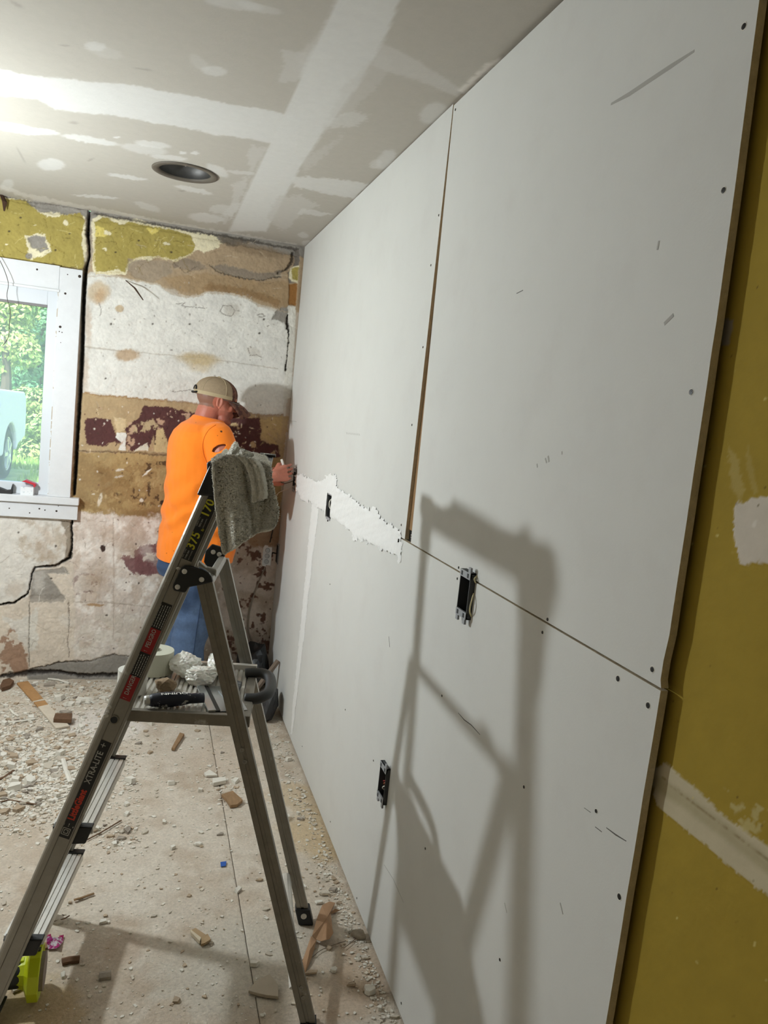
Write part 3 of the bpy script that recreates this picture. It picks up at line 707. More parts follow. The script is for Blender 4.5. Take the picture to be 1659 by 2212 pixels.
# joint compound on the drywall
m_mud = mat('joint_compound', (228, 227, 225), 0.75, var=.03, vscale=30, bump=0.8, bscale=34)
def mud_patch(y0, y1, z0, z1, poly, step, wa, wb_, thick, extra=None, excl=None):
    ys = np.arange(y0, y1, step); zs = np.arange(z0, z1, step)
    Yg, Z = np.meshgrid(ys, zs, indexing='ij'); Yg = Yg.ravel(); Z = Z.ravel()
    u, v = proj(np.stack([np.full(len(Yg), W), Yg, Z], 1))
    P = Paint(u, v, (255, 255, 255), 0.8)
    sel, d = P.sd(poly, wa, wb_)
    dd = np.full(len(Yg), 50.0); dd[sel] = d
    for q in (extra or []):
        sel, d = P.sd(q, wa, wb_); dd[sel] = np.minimum(dd[sel], d)
    streak = fbm(u * 0.3 + v * 1.0, u * 0.2, 9, 3, 4)
    hgt = thick * np.clip(-dd / 5.0, 0, 1) * (0.5 + 0.8 * streak) + 0.0004
    fc = grid_faces(len(ys), len(zs)); keep = (dd[fc] < 0).all(1)
    if excl:
        cy = Yg[fc].mean(1); cz = Z[fc].mean(1)
        for e in excl: keep &= ~((cy > e[0]) & (cy < e[1]) & (cz > e[2]) & (cz < e[3]))
    fc = fc[keep]; used = np.unique(fc); mp = np.full(len(Yg), -1); mp[used] = np.arange(len(used))
    return mesh_from('joint_compound', np.stack([W - hgt, Yg, Z], 1)[used], mp[fc], m_mud, wr, True)
mud_patch(2.08, 4.0, 0.95, 1.36, [(637, 1025), (648, 1020), (664, 1030), (690, 1042), (700, 1030), (716, 1022), (728, 1030), (732, 1055), (765, 1075), (800, 1100), (815, 1092), (822, 1112), (845, 1130), (869, 1146), (869, 1195), (858, 1205), (845, 1196), (815, 1185), (785, 1172), (765, 1160), (745, 1140), (720, 1120), (700, 1112), (690, 1098), (670, 1086), (650, 1080), (639, 1060)], .0055, 2.5, 8, .005,
          extra=[[(860, 1195), (869, 1190), (866, 1226), (858, 1212)], [(758, 1150), (768, 1148), (774, 1168), (764, 1172)]], excl=[holes[0]])
mud_patch(3.25, 3.55, 0.02, 1.17, [(674, 1080), (690, 1085), (686, 1130), (676, 1200), (668, 1280), (658, 1370), (648, 1450), (638, 1540), (631, 1588), (627, 1588), (632, 1520), (640, 1440), (648, 1360), (657, 1270), (664, 1190)], .006, .8, 1.6, .003)

# screws in the drywall
m_scr = mat('screw_black', (34, 32, 31), .45, .3); m_fray = mat('torn_paper', (226, 222, 214), .9)
scr_me = None
def screw(px, py, sc=1.0, par=None, z=None):
    global scr_me
    q = wal(px, py)
    if scr_me is None:
        mb = MB(); mb.m = 1
        mb.lathe((0, 0, 0), (-1, 0, 0), [(.0062, -.0002), (.0056, .0005), (.0044, .0002)], 10)
        mb.m = 0
        mb.lathe((0, 0, 0), (-1, 0, 0), [(.0044, .0001), (.0042, .0009), (.0017, .0011), (.0002, .0004)], 10)
        for a in (0, 1): mb.box(-.0014, -.0009, -.0026 if a else -.0006, .0026 if a else .0006, -.0006 if a else -.0026, .0006 if a else .0026)
        o = mb.build('screw', [m_scr, m_fray], par, local=True); scr_me = o.data
    else:
        o = bpy.data.objects.new('screw', scr_me); link(o, par)
    o.location = q; o.scale = (1, sc, sc)
    return o
for q in [(1607, 57), (1563, 411), (1493, 847), (1409, 1446)]: screw(*q, .95, sh_up)
for q in [(1335, 1466), (1400, 1524), (1338, 1937)]: screw(*q, 1.05, sh_low)
for q in [(1132, 1700), (1080, 2073), (919, 1833), (1172, 1366), (988, 1250), (955, 1503), (746, 1533), (714, 1775), (771, 1940), (867, 2167), (713, 1262), (807, 1643), (1288, 1752)]: screw(*q, .75, sh_low)
for q in [(984, 237), (991, 1226), (888, 1158), (1183, 1338)]: screw(*q, .8, sh_up)
for q in [(931, 573), (914, 750), (890, 918), (867, 1134), (948, 465)]: screw(*q, .8, sh_up2)
for q in [(653, 1612), (610, 1545)]: screw(*q, .7, sh_low2)
# scuffs and pencil marks, thin films of graphite and dirt on the paper
m_scuff = mat('scuff', (168, 165, 160), .9); m_pencil = mat('pencil', (92, 88, 84), .8)
def mark(path, wpx, m, par, off=.0004):
    pts = [wal(*p) for p in path]; mb = MB()
    n = len(pts); L_ = []; R_ = []
    for i, p in enumerate(pts):
        t = (pts[min(i + 1, n - 1)] - pts[max(i - 1, 0)]).normalized(); s_ = t.cross(Vector((1, 0, 0))).normalized()
        wd_ = wpx / F_PX * p.length * (0.5 if i in (0, n - 1) else 1.0) * .5
        L_.append(p + s_ * wd_ - Vector((off, 0, 0))); R_.append(p - s_ * wd_ - Vector((off, 0, 0)))
    mb.loft([[l, r, r + Vector((off, 0, 0)), l + Vector((off, 0, 0))] for l, r in zip(L_, R_)])
    return mb.build('scuff_mark', m, par)
mark([(1320, 225), (1360, 203), (1400, 176), (1450, 143), (1500, 110)], 5, m_scuff, sh_up)
mark([(1116, 634), (1130, 627)], 2, m_pencil, sh_up); mark([(1178, 990), (1181, 1000)], 6, m_scuff, sh_up); mark([(1184, 985), (1186, 998)], 7, m_scuff, sh_up); mark([(1160, 1002), (1161, 1010)], 5, m_scuff, sh_up)
mark([(1214, 975), (1214, 982)], 5, m_scuff, sh_up); mark([(1424, 520), (1420, 540)], 6, m_scuff, sh_up); mark([(1435, 700), (1455, 680)], 9, m_scuff, sh_up)
mark([(990, 1540), (1003, 1555), (1018, 1566), (1037, 1587)], 1.8, m_pencil, sh_low); mark([(1286, 1786), (1300, 1797)], 2.5, m_pencil, sh_low); mark([(1310, 1788), (1330, 1803), (1353, 1817)], 2.5, m_pencil, sh_low); mark([(1262, 1745), (1276, 1755)], 1.6, m_pencil, sh_low)
mark([(830, 1868), (850, 1900), (872, 1950)], 1.5, m_scuff, sh_low); mark([(840, 1375), (842, 1398)], 3, m_pencil, sh_low); mark([(1210, 1950), (1216, 1975)], 6, m_scuff, sh_low); mark([(1090, 1950), (1095, 1972)], 4, m_scuff, sh_low)
for k in range(9): mark([(748 + k * 3.4, 934 + k * .35), (750 + k * 3.4, 938 + k * .35)], 2.4, m_scuff, sh_up2)
for k in range(6): mark([(623 + k * 3, 908 + k * .3), (625 + k * 3, 910 + k * .3)], 2, m_scuff, sh_up2)

# ---- unseen sides of the room
m_plain = mat('plain_wall', (196, 186, 168), .9, var=.08, vscale=4, bump=.2)
tag(MB().box(XL - .1, XL, YF, D + .03, -.02, H + .05).build('wall_left', m_plain), 'plain dull plaster wall of the room', kind='structure')
tag(MB().box(XL, W + .05, YF - .1, YF, -.02, H + .05).build('wall_front', m_plain), 'plain dull plaster wall facing the window', kind='structure')

# ---- window
m_wht = mat('white_wood', (214, 215, 217), .5, var=.04, vscale=25, bump=.12, bscale=50)
m_vin = mat('white_vinyl', (210, 213, 217), .35)
win = tag(empty('window_1', ((WX0 + WX1) / 2, D, WZ0)), 'white framed window with wide flat casing boards', kind='structure')
CX0, CX1, CZ1 = -1.55, -0.374, 2.140
SILL = 0.988
mb = MB().box(-.479, CX1, D - .024, D + .004, SILL, CZ1 - .005); mb.build('casing_board', m_wht, win, bevel=.002)
MB().box(CX0, -1.43, D - .024, D + .004, SILL, CZ1 - .005).build('casing_board', m_wht, win, bevel=.002)
MB().box(-1.43, -.4795, D - .0235, D + .004, 2.022, CZ1).build('casing_board', m_wht, win, bevel=.002)
MB().box(-1.43, -.474, D - .030, D - .020, 2.012, 2.026).build('stop_bead', m_wht, win, bevel=.003)
MB().box(CX0 - .045, -.329, D - .048, D + .06, SILL - .036, SILL).build('window_stool', m_wht, win, bevel=.003)
MB().box(CX0 - .02, -.334, D - .028, D + .004, .873, SILL - .036).build('apron', m_wht, win, bevel=.0015)
for x in (WX0 - .008, WX1 - .002): MB().box(x, x + .012, D, D + .16, SILL, 2.03).build('jamb', m_wht, win)
MB().box(WX0, WX1, D, D + .16, 2.016, 2.03).build('jamb', m_wht, win)
GX0, GX1, GZ0, GZ1 = -1.37, -.533, 1.046, 1.936
sash = empty('sash', (0, 0, 0)); sash.parent = win; sash.location = (0, 0, 0)
sash = MB().box(GX1, WX1, D + .012, D + .055, SILL, 2.018).build('sash', m_vin, win, bevel=.003)
MB().box(WX0, GX0, D + .012, D + .055, SILL, 2.018).build('stile', m_vin, sash, bevel=.003)
MB().box(GX0 - .001, GX1 + .001, D + .012, D + .055, GZ1, 2.018).build('rail', m_vin, sash, bevel=.003)
MB().box(GX0 - .001, GX1 + .001, D + .012, D + .055, SILL, GZ0).build('rail', m_vin, sash, bevel=.003)
MB().box(GX0, GX1 + .001, D + .008, D + .03, GZ1 - .002, GZ1 + .010).build('gasket', mat('gasket', (120, 116, 116), .6), sash)
glass = bpy.data.materials.new('window_glass'); glass.use_nodes = True
t = glass.node_tree; t.nodes.remove(t.nodes['Principled BSDF'])
tr = t.nodes.new('ShaderNodeBsdfTransparent'); gl = t.nodes.new('ShaderNodeBsdfGlossy'); gl.inputs['Roughness'].default_value = .02
mxs = t.nodes.new('ShaderNodeMixShader'); mxs.inputs[0].default_value = .04
tr.inputs[0].default_value = (.95, .98, .97, 1)
tl = t.nodes.new('ShaderNodeBsdfTranslucent'); tl.inputs[0].default_value = (.95, .97, 1, 1); mx2 = t.nodes.new('ShaderNodeMixShader'); mx2.inputs[0].default_value = .16   # pale translucency mixed into the glass to imitate glare haze over the view
t.links.new(tr.outputs[0], mx2.inputs[1]); t.links.new(tl.outputs[0], mx2.inputs[2])
t.links.new(mx2.outputs[0], mxs.inputs[1]); t.links.new(gl.outputs[0], mxs.inputs[2]); t.links.new(mxs.outputs[0], t.nodes['Material Output'].inputs[0])
MB().box(GX0, GX1, D + .030, D + .034, GZ0, GZ1).build('pane', glass, sash)
for o in list(bpy.data.objects):
    if o.type == 'EMPTY' and o.name.startswith('sash'): bpy.data.objects.remove(o)
# nail holes and chips in the trim
m_chip = mat('chip_dark', (58, 48, 42), .9)
for (a, b, w_, h_) in [(130, 706, 3.5, 3), (128, 716, 1.5, 7), (134, 718, 1.5, 6), (141, 634, 3, 5), (131, 740, 1.2, 4), (172, 597, 4, 3), (20, 1098, 2, 1.5), (85, 1099, 2.5, 1.6), (97, 1102, 2, 1.4), (64, 1108, 2, 1.4), (122, 1104, 3, 2), (126, 1093, 1.4, 1), (80, 582, 2.5, 2), (146, 593, 1.5, 1.2)]:
    yy = D - .0245 if b < 1080 else D - .0285
    q = bak(a, b, yy); s_ = q.length / F_PX
    MB().lathe(q + Vector((0, .0006, 0)), (0, -1, 0), [(max(w_, 1.2) * s_ * .7, 0), (max(w_, 1.2) * s_ * .6, .0008), (.0002, .0009)], 7).build('nail_hole', m_chip, win)

# ================================================================== OUTSIDE THE WINDOW
m_lawn = mat('lawn', (120, 150, 76), .95, var=.3, vscale=3, c2=(168, 178, 120), c2scale=.8, c2lo=.45, c2hi=.65, bump=.8, bscale=9)
lawn = MB().box(-60, 40, D + .12, 80, -.12, -.02).build('ground', m_lawn)
tag(lawn, 'bright green lawn outside the window', kind='structure')
TRX = ray(24, 900)[0] / ray(24, 900)[1] * 13.4 + .03
mb = MB()
for k in range(9000):
    y = random.uniform(9.5, 27); x = -y * random.uniform(.10, .30)
    if y < 14.9 and x < TRX + .16: continue          # no blades through the truck's tyres and body
    h_ = random.uniform(.04, .12); a = random.uniform(0, 6.28); dx, dy = math.cos(a) * .02, math.sin(a) * .02
    mb.add([(x - dx, y - dy, -.025), (x + dx, y + dy, -.025), (x + random.uniform(-.04, .04), y, h_)], [(0, 1, 2)])
tag(mb.build('lawn_grass', mat('grass_blade', (126, 160, 72), .8, var=.35, vscale=2)), 'tufts of bright grass on the lawn', 'grass', kind='stuff')
mb = MB()
for k in range(700):
    y = random.uniform(7.4, 9.3); x = -y * random.uniform(.11, .24)
    r = random.uniform(.015, .04); mb.sphere((x, y, -.015), (r, r * .8, r * .5), 5, 3)
tag(mb.build('gravel', mat('gravel', (178, 176, 170), .9, var=.3, vscale=9)), 'pale grey gravel strip on the lawn near the house', 'gravel', kind='stuff')

def leaf_tree(name, x, y, hgt, r, n, ls, m, label, zc=None, trunk=True):
    t_ = empty(name, (x, y, -.02), label, 'tree' if trunk else 'bush', 'greenery outside the window')
    mb = MB(); cz = zc if zc else hgt * .58
    blobs = [(random.uniform(-.55, .55) * r, random.uniform(-.4, .4) * r, cz + random.uniform(-.5, .5) * hgt * .75, random.uniform(.32, .6) * r) for _ in range(16)]
    for k in range(n):
        bx, by, bz, br = random.choice(blobs)
        d = Vector((random.gauss(0, 1), random.gauss(0, 1), random.gauss(0, 1))).normalized() * br * random.uniform(.7, 1.05)
        c = Vector((x + bx, y + by, max(bz, .05))) + d
        if c.z < 0.02: continue
        nrm = (d.normalized() + Vector((random.uniform(-.7, .7), random.uniform(-.7, .7), random.uniform(-.2, .9)))).normalized()
        a = nrm.orthogonal().normalized(); b = nrm.cross(a); q = random.uniform(0, 6.28)
        a, b = a * math.cos(q) + b * math.sin(q), b * math.cos(q) - a * math.sin(q)
        s_ = ls * random.uniform(.6, 1.3)
        mb.add([c - a * s_, c + b * s_ * .5, c + a * s_, c - b * s_ * .5], [(0, 1, 2, 3)])
    tag(mb.build('foliage', m, t_), kind='stuff')
    if trunk:
        MB().tube([(x, y, -.05), (x + .05, y, hgt * .3), (x - .05, y, hgt * .7)], [.16, .12, .05], 8).build('trunk', mat('bark', (86, 76, 66), .95, var=.3), t_)
    return t_
def leafm(n, c, c2):
    m = mat(n, c, .6, c2=c2, c2scale=2.2, c2lo=.4, c2hi=.65, var=.3, vscale=6)
    return m
g1 = leafm('leaf_mid', (58, 112, 76), (98, 150, 94)); g2 = leafm('leaf_dark', (34, 76, 66), (60, 108, 86)); g3 = leafm('leaf_yellow', (120, 156, 84), (172, 182, 104))
def at_y(px, y): d = ray(px, 850); return d[0] / d[1] * y
# each tree and bush stands clear of the next, one behind the other
leaf_tree('leafy_bush', at_y(65, 17), 17, 1.5, .55, 4500, .05, g3, 'low yellow green bush at the lawn edge behind the truck', .68, False)
leaf_tree('leafy_bush', at_y(98, 18.7), 18.7, 1.6, .55, 4500, .05, g1, 'low mid green bush at the lawn edge near the casing', .72, False)
leaf_tree('leafy_tree', at_y(8, 20.8), 20.8, 4.8, .95, 5500, .07, g3, 'yellow green young tree above the pickup bed', 3.3)
leaf_tree('leafy_tree', at_y(85, 23.9), 23.9, 7.0, 1.7, 16000, .075, g1, 'mid green leafy tree close to the window casing side')
leaf_tree('leafy_tree', at_y(30, 28.2), 28.2, 7.5, 2.1, 17000, .085, g2, 'dark green leafy tree behind the parked pickup')
leaf_tree('leafy_tree', at_y(-150, 33.2), 33.2, 8.5, 2.4, 12000, .10, g1, 'mid green leafy tree rising above the pickup cab')
leaf_tree('leafy_tree', at_y(60, 41.0), 41.0, 13, 4.6, 14000, .17, g2, 'tall dark green tree behind the other trees beyond the lawn')
leaf_tree('leafy_tree', at_y(260, 49.5), 49.5, 13, 3.3, 7000, .19, g2, 'dark green tree mostly hidden by the window casing')

# pickup truck, seen from its rear quarter
TR = flo(24, 1006, -.02); TR = Vector((ray(24, 900)[0] / ray(24, 900)[1] * 13.4, 13.4, -.02)) + Vector((.03, 0, 0))
truck = empty('pickup_truck', TR, 'pale blue pickup truck parked on the lawn outside the window', 'truck')
tf = Vector((-.04, -1.0, 0)).normalized(); ts = Vector((1.0, -.04, 0)).normalized()     # nose towards the house; ts: towards the visible side
m_tr = mat('truck_paint', (196, 198, 222), .4, .0); m_tire = mat('tire', (38, 40, 44), .85); m_rim = mat('alloy', (196, 202, 206), .3, .6); m_tint = mat('truck_glass', (40, 48, 54), .1)
def tp(a, s_, z): return TR + tf * a + ts * (s_ - .12) + Vector((0, 0, z))
def arch(cx, r=.47, n=9): return [(cx + r * math.cos(math.pi * k / n), .42 + r * math.sin(math.pi * k / n)) for k in range(n + 1)]
side = [(-1.15, .62), (-1.15, 1.05), (-1.08, 1.30), (-.95, 1.38), (1.15, 1.42), (1.2, 1.42), (4.5, 1.15), (4.62, .9), (4.62, .45)] + arch(3.55) + [(3.05, .40), (.55, .40)] + arch(0) + [(-.6, .52)]
MB().prism([tp(a, 0, z) for a, z in side], ts * .10).build('side_panel', m_tr, truck, bevel=.03)
MB().prism([tp(a, -1.75, z) for a, z in side], ts * -.10).build('side_panel', m_tr, truck, bevel=.03)
MB().hexa([tp(-1.1, -1.8, .7), tp(-1.1, 0, .7), tp(4.6, 0, .7), tp(4.6, -1.8, .7), tp(-1.1, -1.8, .82), tp(-1.1, 0, .82), tp(4.6, 0, .82), tp(4.6, -1.8, .82)]).build('bed_floor', mat('bed_liner', (44, 48, 52), .8), truck)
MB().hexa([tp(-1.14, -1.8, .62), tp(-1.14, 0, .62), tp(-1.08, 0, .62), tp(-1.08, -1.8, .62), tp(-1.12, -1.8, 1.33), tp(-1.12, 0, 1.33), tp(-1.06, 0, 1.33), tp(-1.06, -1.8, 1.33)]).build('tailgate', m_tr, truck, bevel=.02)
MB().hexa([tp(3.0, -1.8, .8), tp(3.0, 0, .8), tp(4.6, 0, .8), tp(4.6, -1.8, .8), tp(3.0, -1.75, 1.30), tp(3.0, -.05, 1.30), tp(4.5, -.05, 1.15), tp(4.5, -1.75, 1.15)]).build('hood', m_tr, truck, bevel=.05)
MB().hexa([tp(1.2, -1.8, .8), tp(1.2, .02, .8), tp(3.1, .02, .8), tp(3.1, -1.8, .8), tp(1.35, -1.6, 1.95), tp(1.35, -.2, 1.95), tp(2.5, -.2, 1.95), tp(2.5, -1.6, 1.95)]).build('cab', m_tr, truck, bevel=.05)
MB().hexa([tp(1.42, .0, 1.44), tp(1.42, -.02, 1.44), tp(2.85, -.02, 1.44), tp(2.85, .0, 1.44), tp(1.48, -.12, 1.88), tp(1.48, -.16, 1.88), tp(2.45, -.16, 1.88), tp(2.45, -.12, 1.88)]).build('side_glass', m_tint, truck)
MB().prism([tp(-1.2, .05, .52), tp(-1.2, .05, .72), tp(-1.05, .05, .72), tp(-1.05, .05, .52)], ts * -1.9).build('bumper', m_rim, truck, bevel=.02)
for a_ in (0, 3.55):
    for s_ in (.06, -1.66):
        c = tp(a_, s_, .40)
        o_ = ts if s_ > -1 else -ts
        w_ = MB().lathe(c - o_ * .24, o_, [(.24, 0), (.36, 0), (.40, .03), (.40, .22), (.36, .25), (.27, .25), (.25, .22)], 28).build('wheel', m_tire, truck, True)
        mb = MB().lathe(c - o_ * .04, o_, [(.25, 0), (.27, .045), (.25, .04), (.24, .0), (.06, .02), (.05, .03), (.001, .03)], 28)
        for k in range(5):
            q = 2 * math.pi * k / 5; dv = tf * math.cos(q) + Vector((0, 0, 1)) * math.sin(q); nv = o_.cross(dv)
            mb.obox(c + dv * .15 + o_ * .0, dv, nv, o_, .10, .028, .018)
        mb.build('alloy_rim', m_rim, w_)
mb = MB().lathe(tp(.75, .1, 1.12) - ts * .002, ts, [(.09, 0), (.09, .006), (.001, .006)], 20).build('fuel_door', m_tr, truck)

# ================================================================== WORK LAMP (stands left of the view)
m_blk = MATS['black_plastic']
lamp = empty('work_lamp', (LAMP_POS.x, LAMP_POS.y, 0), 'bare bulb work lamp on a slim tripod stand', 'lamp')
MB().cyl((LAMP_POS.x, LAMP_POS.y, .35), (LAMP_POS.x, LAMP_POS.y, LAMP_POS.z - .10), .012).build('pole', m_blk, lamp)
for k in range(3):
    q = 2 * math.pi * k / 3 + 2.6
    MB().tube([(LAMP_POS.x, LAMP_POS.y, .55), (LAMP_POS.x + .38 * math.cos(q), LAMP_POS.y + .38 * math.sin(q), .008)], .009).build('leg', m_blk, lamp)
MB().lathe((LAMP_POS.x, LAMP_POS.y, LAMP_POS.z - .12), (0, 0, 1), [(.001, 0), (.02, 0), (.022, .06), (.016, .085)], 16).build('socket', m_blk, lamp)
MB().sphere(LAMP_POS, .046, 24, 16).build('bulb', mat('bulb_glow', (255, 255, 255), .5, emit=LAMP_COLOUR, estr=LAMP_STRENGTH), lamp, True)

# ================================================================== ELECTRICAL BOXES
m_box = mat('grey_box_plastic', (150, 152, 156), .5); m_boxin = mat('box_inside', (38, 40, 42), .7); m_boxside = mat('dark_box_side', (62, 63, 65), .6)
def outlet_box(h, proud, label, wires, name='outlet_box', ears=True, front=True):
    y0, y1, z0, z1 = h; yc, zc_ = (y0 + y1) / 2, (z0 + z1) / 2
    b = empty(name, (W, yc, zc_), label, 'outlet box', 'electrical boxes in the drywall')
    t_ = .0025; xf = W - proud; xb = W + .020
    e = .0006
    y0 += e; y1 -= e; z0 += e; z1 -= e
    mb = MB().box(xf, xb, y0, y0 + t_, z0, z1).box(xf, xb, y1 - t_, y1, z0, z1).box(xf, xb, y0, y1, z0, z0 + t_).box(xf, xb, y0, y1, z1 - t_, z1)
    mb.build('box_wall', m_boxside, b)
    MB().box(xb - .001, xb + .0008, y0, y1, z0, z1).build('box_back', m_boxin, b)
    if front:
        for s_ in (0, 1):
            za, zb_ = (z0, z0 + .016) if s_ == 0 else (z1 - .016, z1)
            pl = MB().box(xf - .0015, xf + .003, y0, y1, za, zb_).build('mounting_tab', m_box, b)
            for yy in (y0 + .012, y1 - .012):
                MB().box(xf - .0022, xf + .001, yy - .004, yy + .004, (za + zb_) / 2 - .005, (za + zb_) / 2 + .005).build('slot', m_boxin, pl)
    if ears:
        for yy, zz, d in ((y0 + .008, z1, 1), (y1 - .008, z0, -1), (y0 + .01, z0, -1)):
            MB().box(xf - .001, xf + .004, yy - .006, yy + .006, min(zz, zz + d * .012), max(zz, zz + d * .012)).build('clip_ear', m_box, b)
    for k, (c, pts) in enumerate(wires):
        MB().tube([(W + dx, yc + dy, zc_ + dz) for dx, dy, dz in catmull(pts, 5)], .0017, 6).build('wire', c, b, True)
    return b
cop = mat('copper', (170, 96, 60), .4, .6); wred = mat('red_wire', (150, 40, 34), .5); wwht = MATS['white_wire']; wblk = mat('black_wire', (24, 24, 24), .5); wylw = mat('cream_cable', (206, 194, 150), .6)
b1 = outlet_box(holes[0], .001, 'narrow dark switch box set in the fresh white joint compound', [(wwht, [(.012, .01, .03), (-.001, .0, .015), (.002, -.012, -.01), (.012, .005, -.03)]), (wwht, [(.012, -.01, .035), (.0, .006, .02), (.0, .008, -.005), (.012, -.01, -.02)])], ears=False, front=False)
MB().box(W - .0035, W + .001, BOX1.y - .038, BOX1.y + .038, BOX1.z + .045, BOX1.z + .058).build('mounting_tab', m_box, b1)
MB().box(W - .0035, W + .001, BOX1.y - .034, BOX1.y + .034, BOX1.z - .058, BOX1.z - .047).build('mounting_tab', m_box, b1)
MB().lathe((W, BOX1.y, BOX1.z - .062), (-1, 0, 0), [(.004, 0), (.004, .004), (.0005, .004)], 8).build('screw', m_scr, b1)
outlet_box(holes[1], .013, 'grey outlet box with metal tabs jutting from the sheet seam', [(wylw, [(-.002, -.033, .01), (-.010, -.042, -.01), (-.010, -.040, -.03), (-.001, -.033, -.045)]), (wylw, [(.0, -.034, .05), (-.008, -.040, .045), (-.002, -.036, .035)])])
outlet_box(holes[2], .012, 'grey outlet box with red and white wires low on the drywall', [(wred, [(.015, -.02, .015), (-.004, -.01, .01), (-.004, .008, .0), (.014, .016, -.02)]), (cop, [(.015, -.02, .004), (-.003, -.01, .004), (-.003, .006, -.008), (.014, .012, -.026)]), (wwht, [(.015, -.022, -.002), (-.006, -.014, -.004), (-.006, .004, -.02), (.012, .010, -.034)]), (wred, [(.016, -.018, -.02), (.0, -.008, -.026), (.014, .0, -.032)])])
outlet_box(holes[3], .004, 'open dark outlet box that the man is wiring', [(wblk, [(.01, .01, .02), (-.02, .0, .03), (-.035, .01, .06)]), (wblk, [(.01, -.01, .0), (-.03, .0, -.02), (-.05, .03, -.03), (-.07, .05, -.02)]), (wwht, [(.01, .0, -.03), (-.03, .04, -.06), (-.06, .14, -.10), (-.05, .22, -.18), (-.02, .30, -.26)])])
# loose box with a blank three-knockout cover near the corner
q = bak(577, 1201, D - .13)
jb = empty('junction_box', q, 'pale metal junction box with three round knockouts hanging in the corner', 'junction box')
fx = Vector((.93, -.36, 0)).normalized(); up = Vector((.18, 0, .98)).normalized(); up = (up - fx * up.dot(fx)).normalized(); nr = fx.cross(up); nr = nr if nr.y < 0 else -nr
jm = mat('galvanized', (190, 196, 200), .4, .5, .06, 30)
pl = MB().obox(q, fx, up, nr, .024, .050, .0015).build('cover_plate', jm, jb)
for k in (-1, 0, 1):
    MB().lathe(q + up * (.031 * k) + nr * .001, nr, [(.0135, .0005), (.0125, .002), (.0115, .0008), (.0105, .0018), (.0005, .0016)], 18).build('knockout', mat('galvanized_dull', (164, 170, 176), .5, .4), pl)
for k in (-1, 1): MB().obox(q + up * (.053 * k) - fx * .01, fx, up, nr, .010, .004, .0015).build('ear', jm, pl)
bq = wal(600, 1196, W - .002)
MB().box(W - .006, W - .0005, bq.y - .03, bq.y + .03, bq.z - .055, bq.z + .055).build('box_frame', m_box, jb)
MB().box(W - .0075, W - .0055, bq.y - .024, bq.y + .024, bq.z - .048, bq.z + .048).build('box_opening', m_boxin, jb)
MB().tube([q + Vector((.02, -.004, .0)), (q + bq) * .5 + Vector((0, 0, .012)), bq - Vector((.006, 0, 0))], .004, 6).build('cable', wblk, jb)
cab = MB().tube([Vector(p) for p in catmull([bak(573, 1225, D - .012), bak(558, 1260, D - .01), bak(541, 1310, D - .01), bak(536, 1360, D - .01), bak(548, 1395, D - .01), bak(552, 1430, D - .012)], 5)], .0045, 6).build('cable', mat('grey_cable', (150, 138, 124), .7), None, True)
tag(cab, 'grey cable running down the stained wall below the junction box', 'cable')
cab2 = MB().tube([Vector(p) for p in catmull([bak(600, 1085, D - .02), bak(597, 1110, D - .02), bak(588, 1150, D - .012), bak(583, 1172, D - .02)], 5)], .003, 6).build('cable', wblk, None, True)
tag(cab2, 'thin black cable dropping from the wall into the junction box', 'cable')

# wall oddments
m_rust = mat('rusty_metal', (86, 62, 48), .8, .3, .25, 60)
q0 = bak(272, 606, D - .002); q1 = bak(291, 622, D - .06); q2 = bak(309, 648, D - .10)
tag(MB().tube([q0, q1, q2], [.004, .007, .004], 6, .45).build('metal_strap', m_rust), 'bent rusty strap sticking out of the white plaster', 'strap')
tag(MB().tube([bak(4, 422, D - .01), bak(10, 436, D - .03), bak(9, 456, D - .035)], [.012, .014, .004], 6, .3).build('metal_bracket', m_rust), 'short rusty bracket hanging under the ceiling on the yellow wall', 'bracket')
tag(MB().tube([Vector(p) for p in catmull([bak(-6, 552, D - .05), bak(8, 580, D - .06), bak(18, 612, D - .075), bak(15, 640, D - .085), bak(22, 672, D - .09), bak(20, 705, D - .09), bak(18, 728, D - .09), bak(6, 747, D - .09)], 5)], .0016, 5).build('loose_wire', mat('brown_wire', (74, 62, 50), .6), None, True), 'thin loose wire dangling in front of the window', 'wire')

# things on the window stool
s0 = on(60, 1043, (0, 0, 1), SILL); s0 = Vector((bak(62, 1040, D - .015).x, D - .012, SILL))
tin = empty('snack_carton', s0, 'small white carton with a red lid flap on the window stool', 'carton')
MB().box(s0.x - .034, s0.x + .026, s0.y - .022, s0.y + .022, SILL, SILL + .042).build('carton_body', mat('carton_white', (226, 228, 230), .6, c2=(168, 180, 190), c2scale=90, c2lo=.6, c2hi=.64), tin)
cr = mat('carton_red', (190, 24, 40), .5)
MB().prism([s0 + Vector((-.030, -.022, .066)), s0 + Vector((-.012, -.022, .076)), s0 + Vector((.034, -.022, .060)), s0 + Vector((.034, -.022, .045)), s0 + Vector((.026, -.022, .042)), s0 + Vector((.026, -.022, .054)), s0 + Vector((-.016, -.022, .066))], (0, .044, 0)).build('lid_flap', cr, tin)
s1 = Vector((bak(8, 1040, D - .015).x, D - .012, SILL))
MBk = MB().prism([s1 + Vector(p) for p in ((-.08, -.02, 0), (.04, -.02, 0), (.043, -.02, .05), (.036, -.02, .02), (.015, -.02, .016), (-.02, -.02, .028), (-.08, -.02, .03))], (0, .04, 0))
tag(MBk.build('hand_tool', mat('tool_black', (34, 32, 32), .6)), 'dark pointed hand tool lying on the window stool', 'tool')

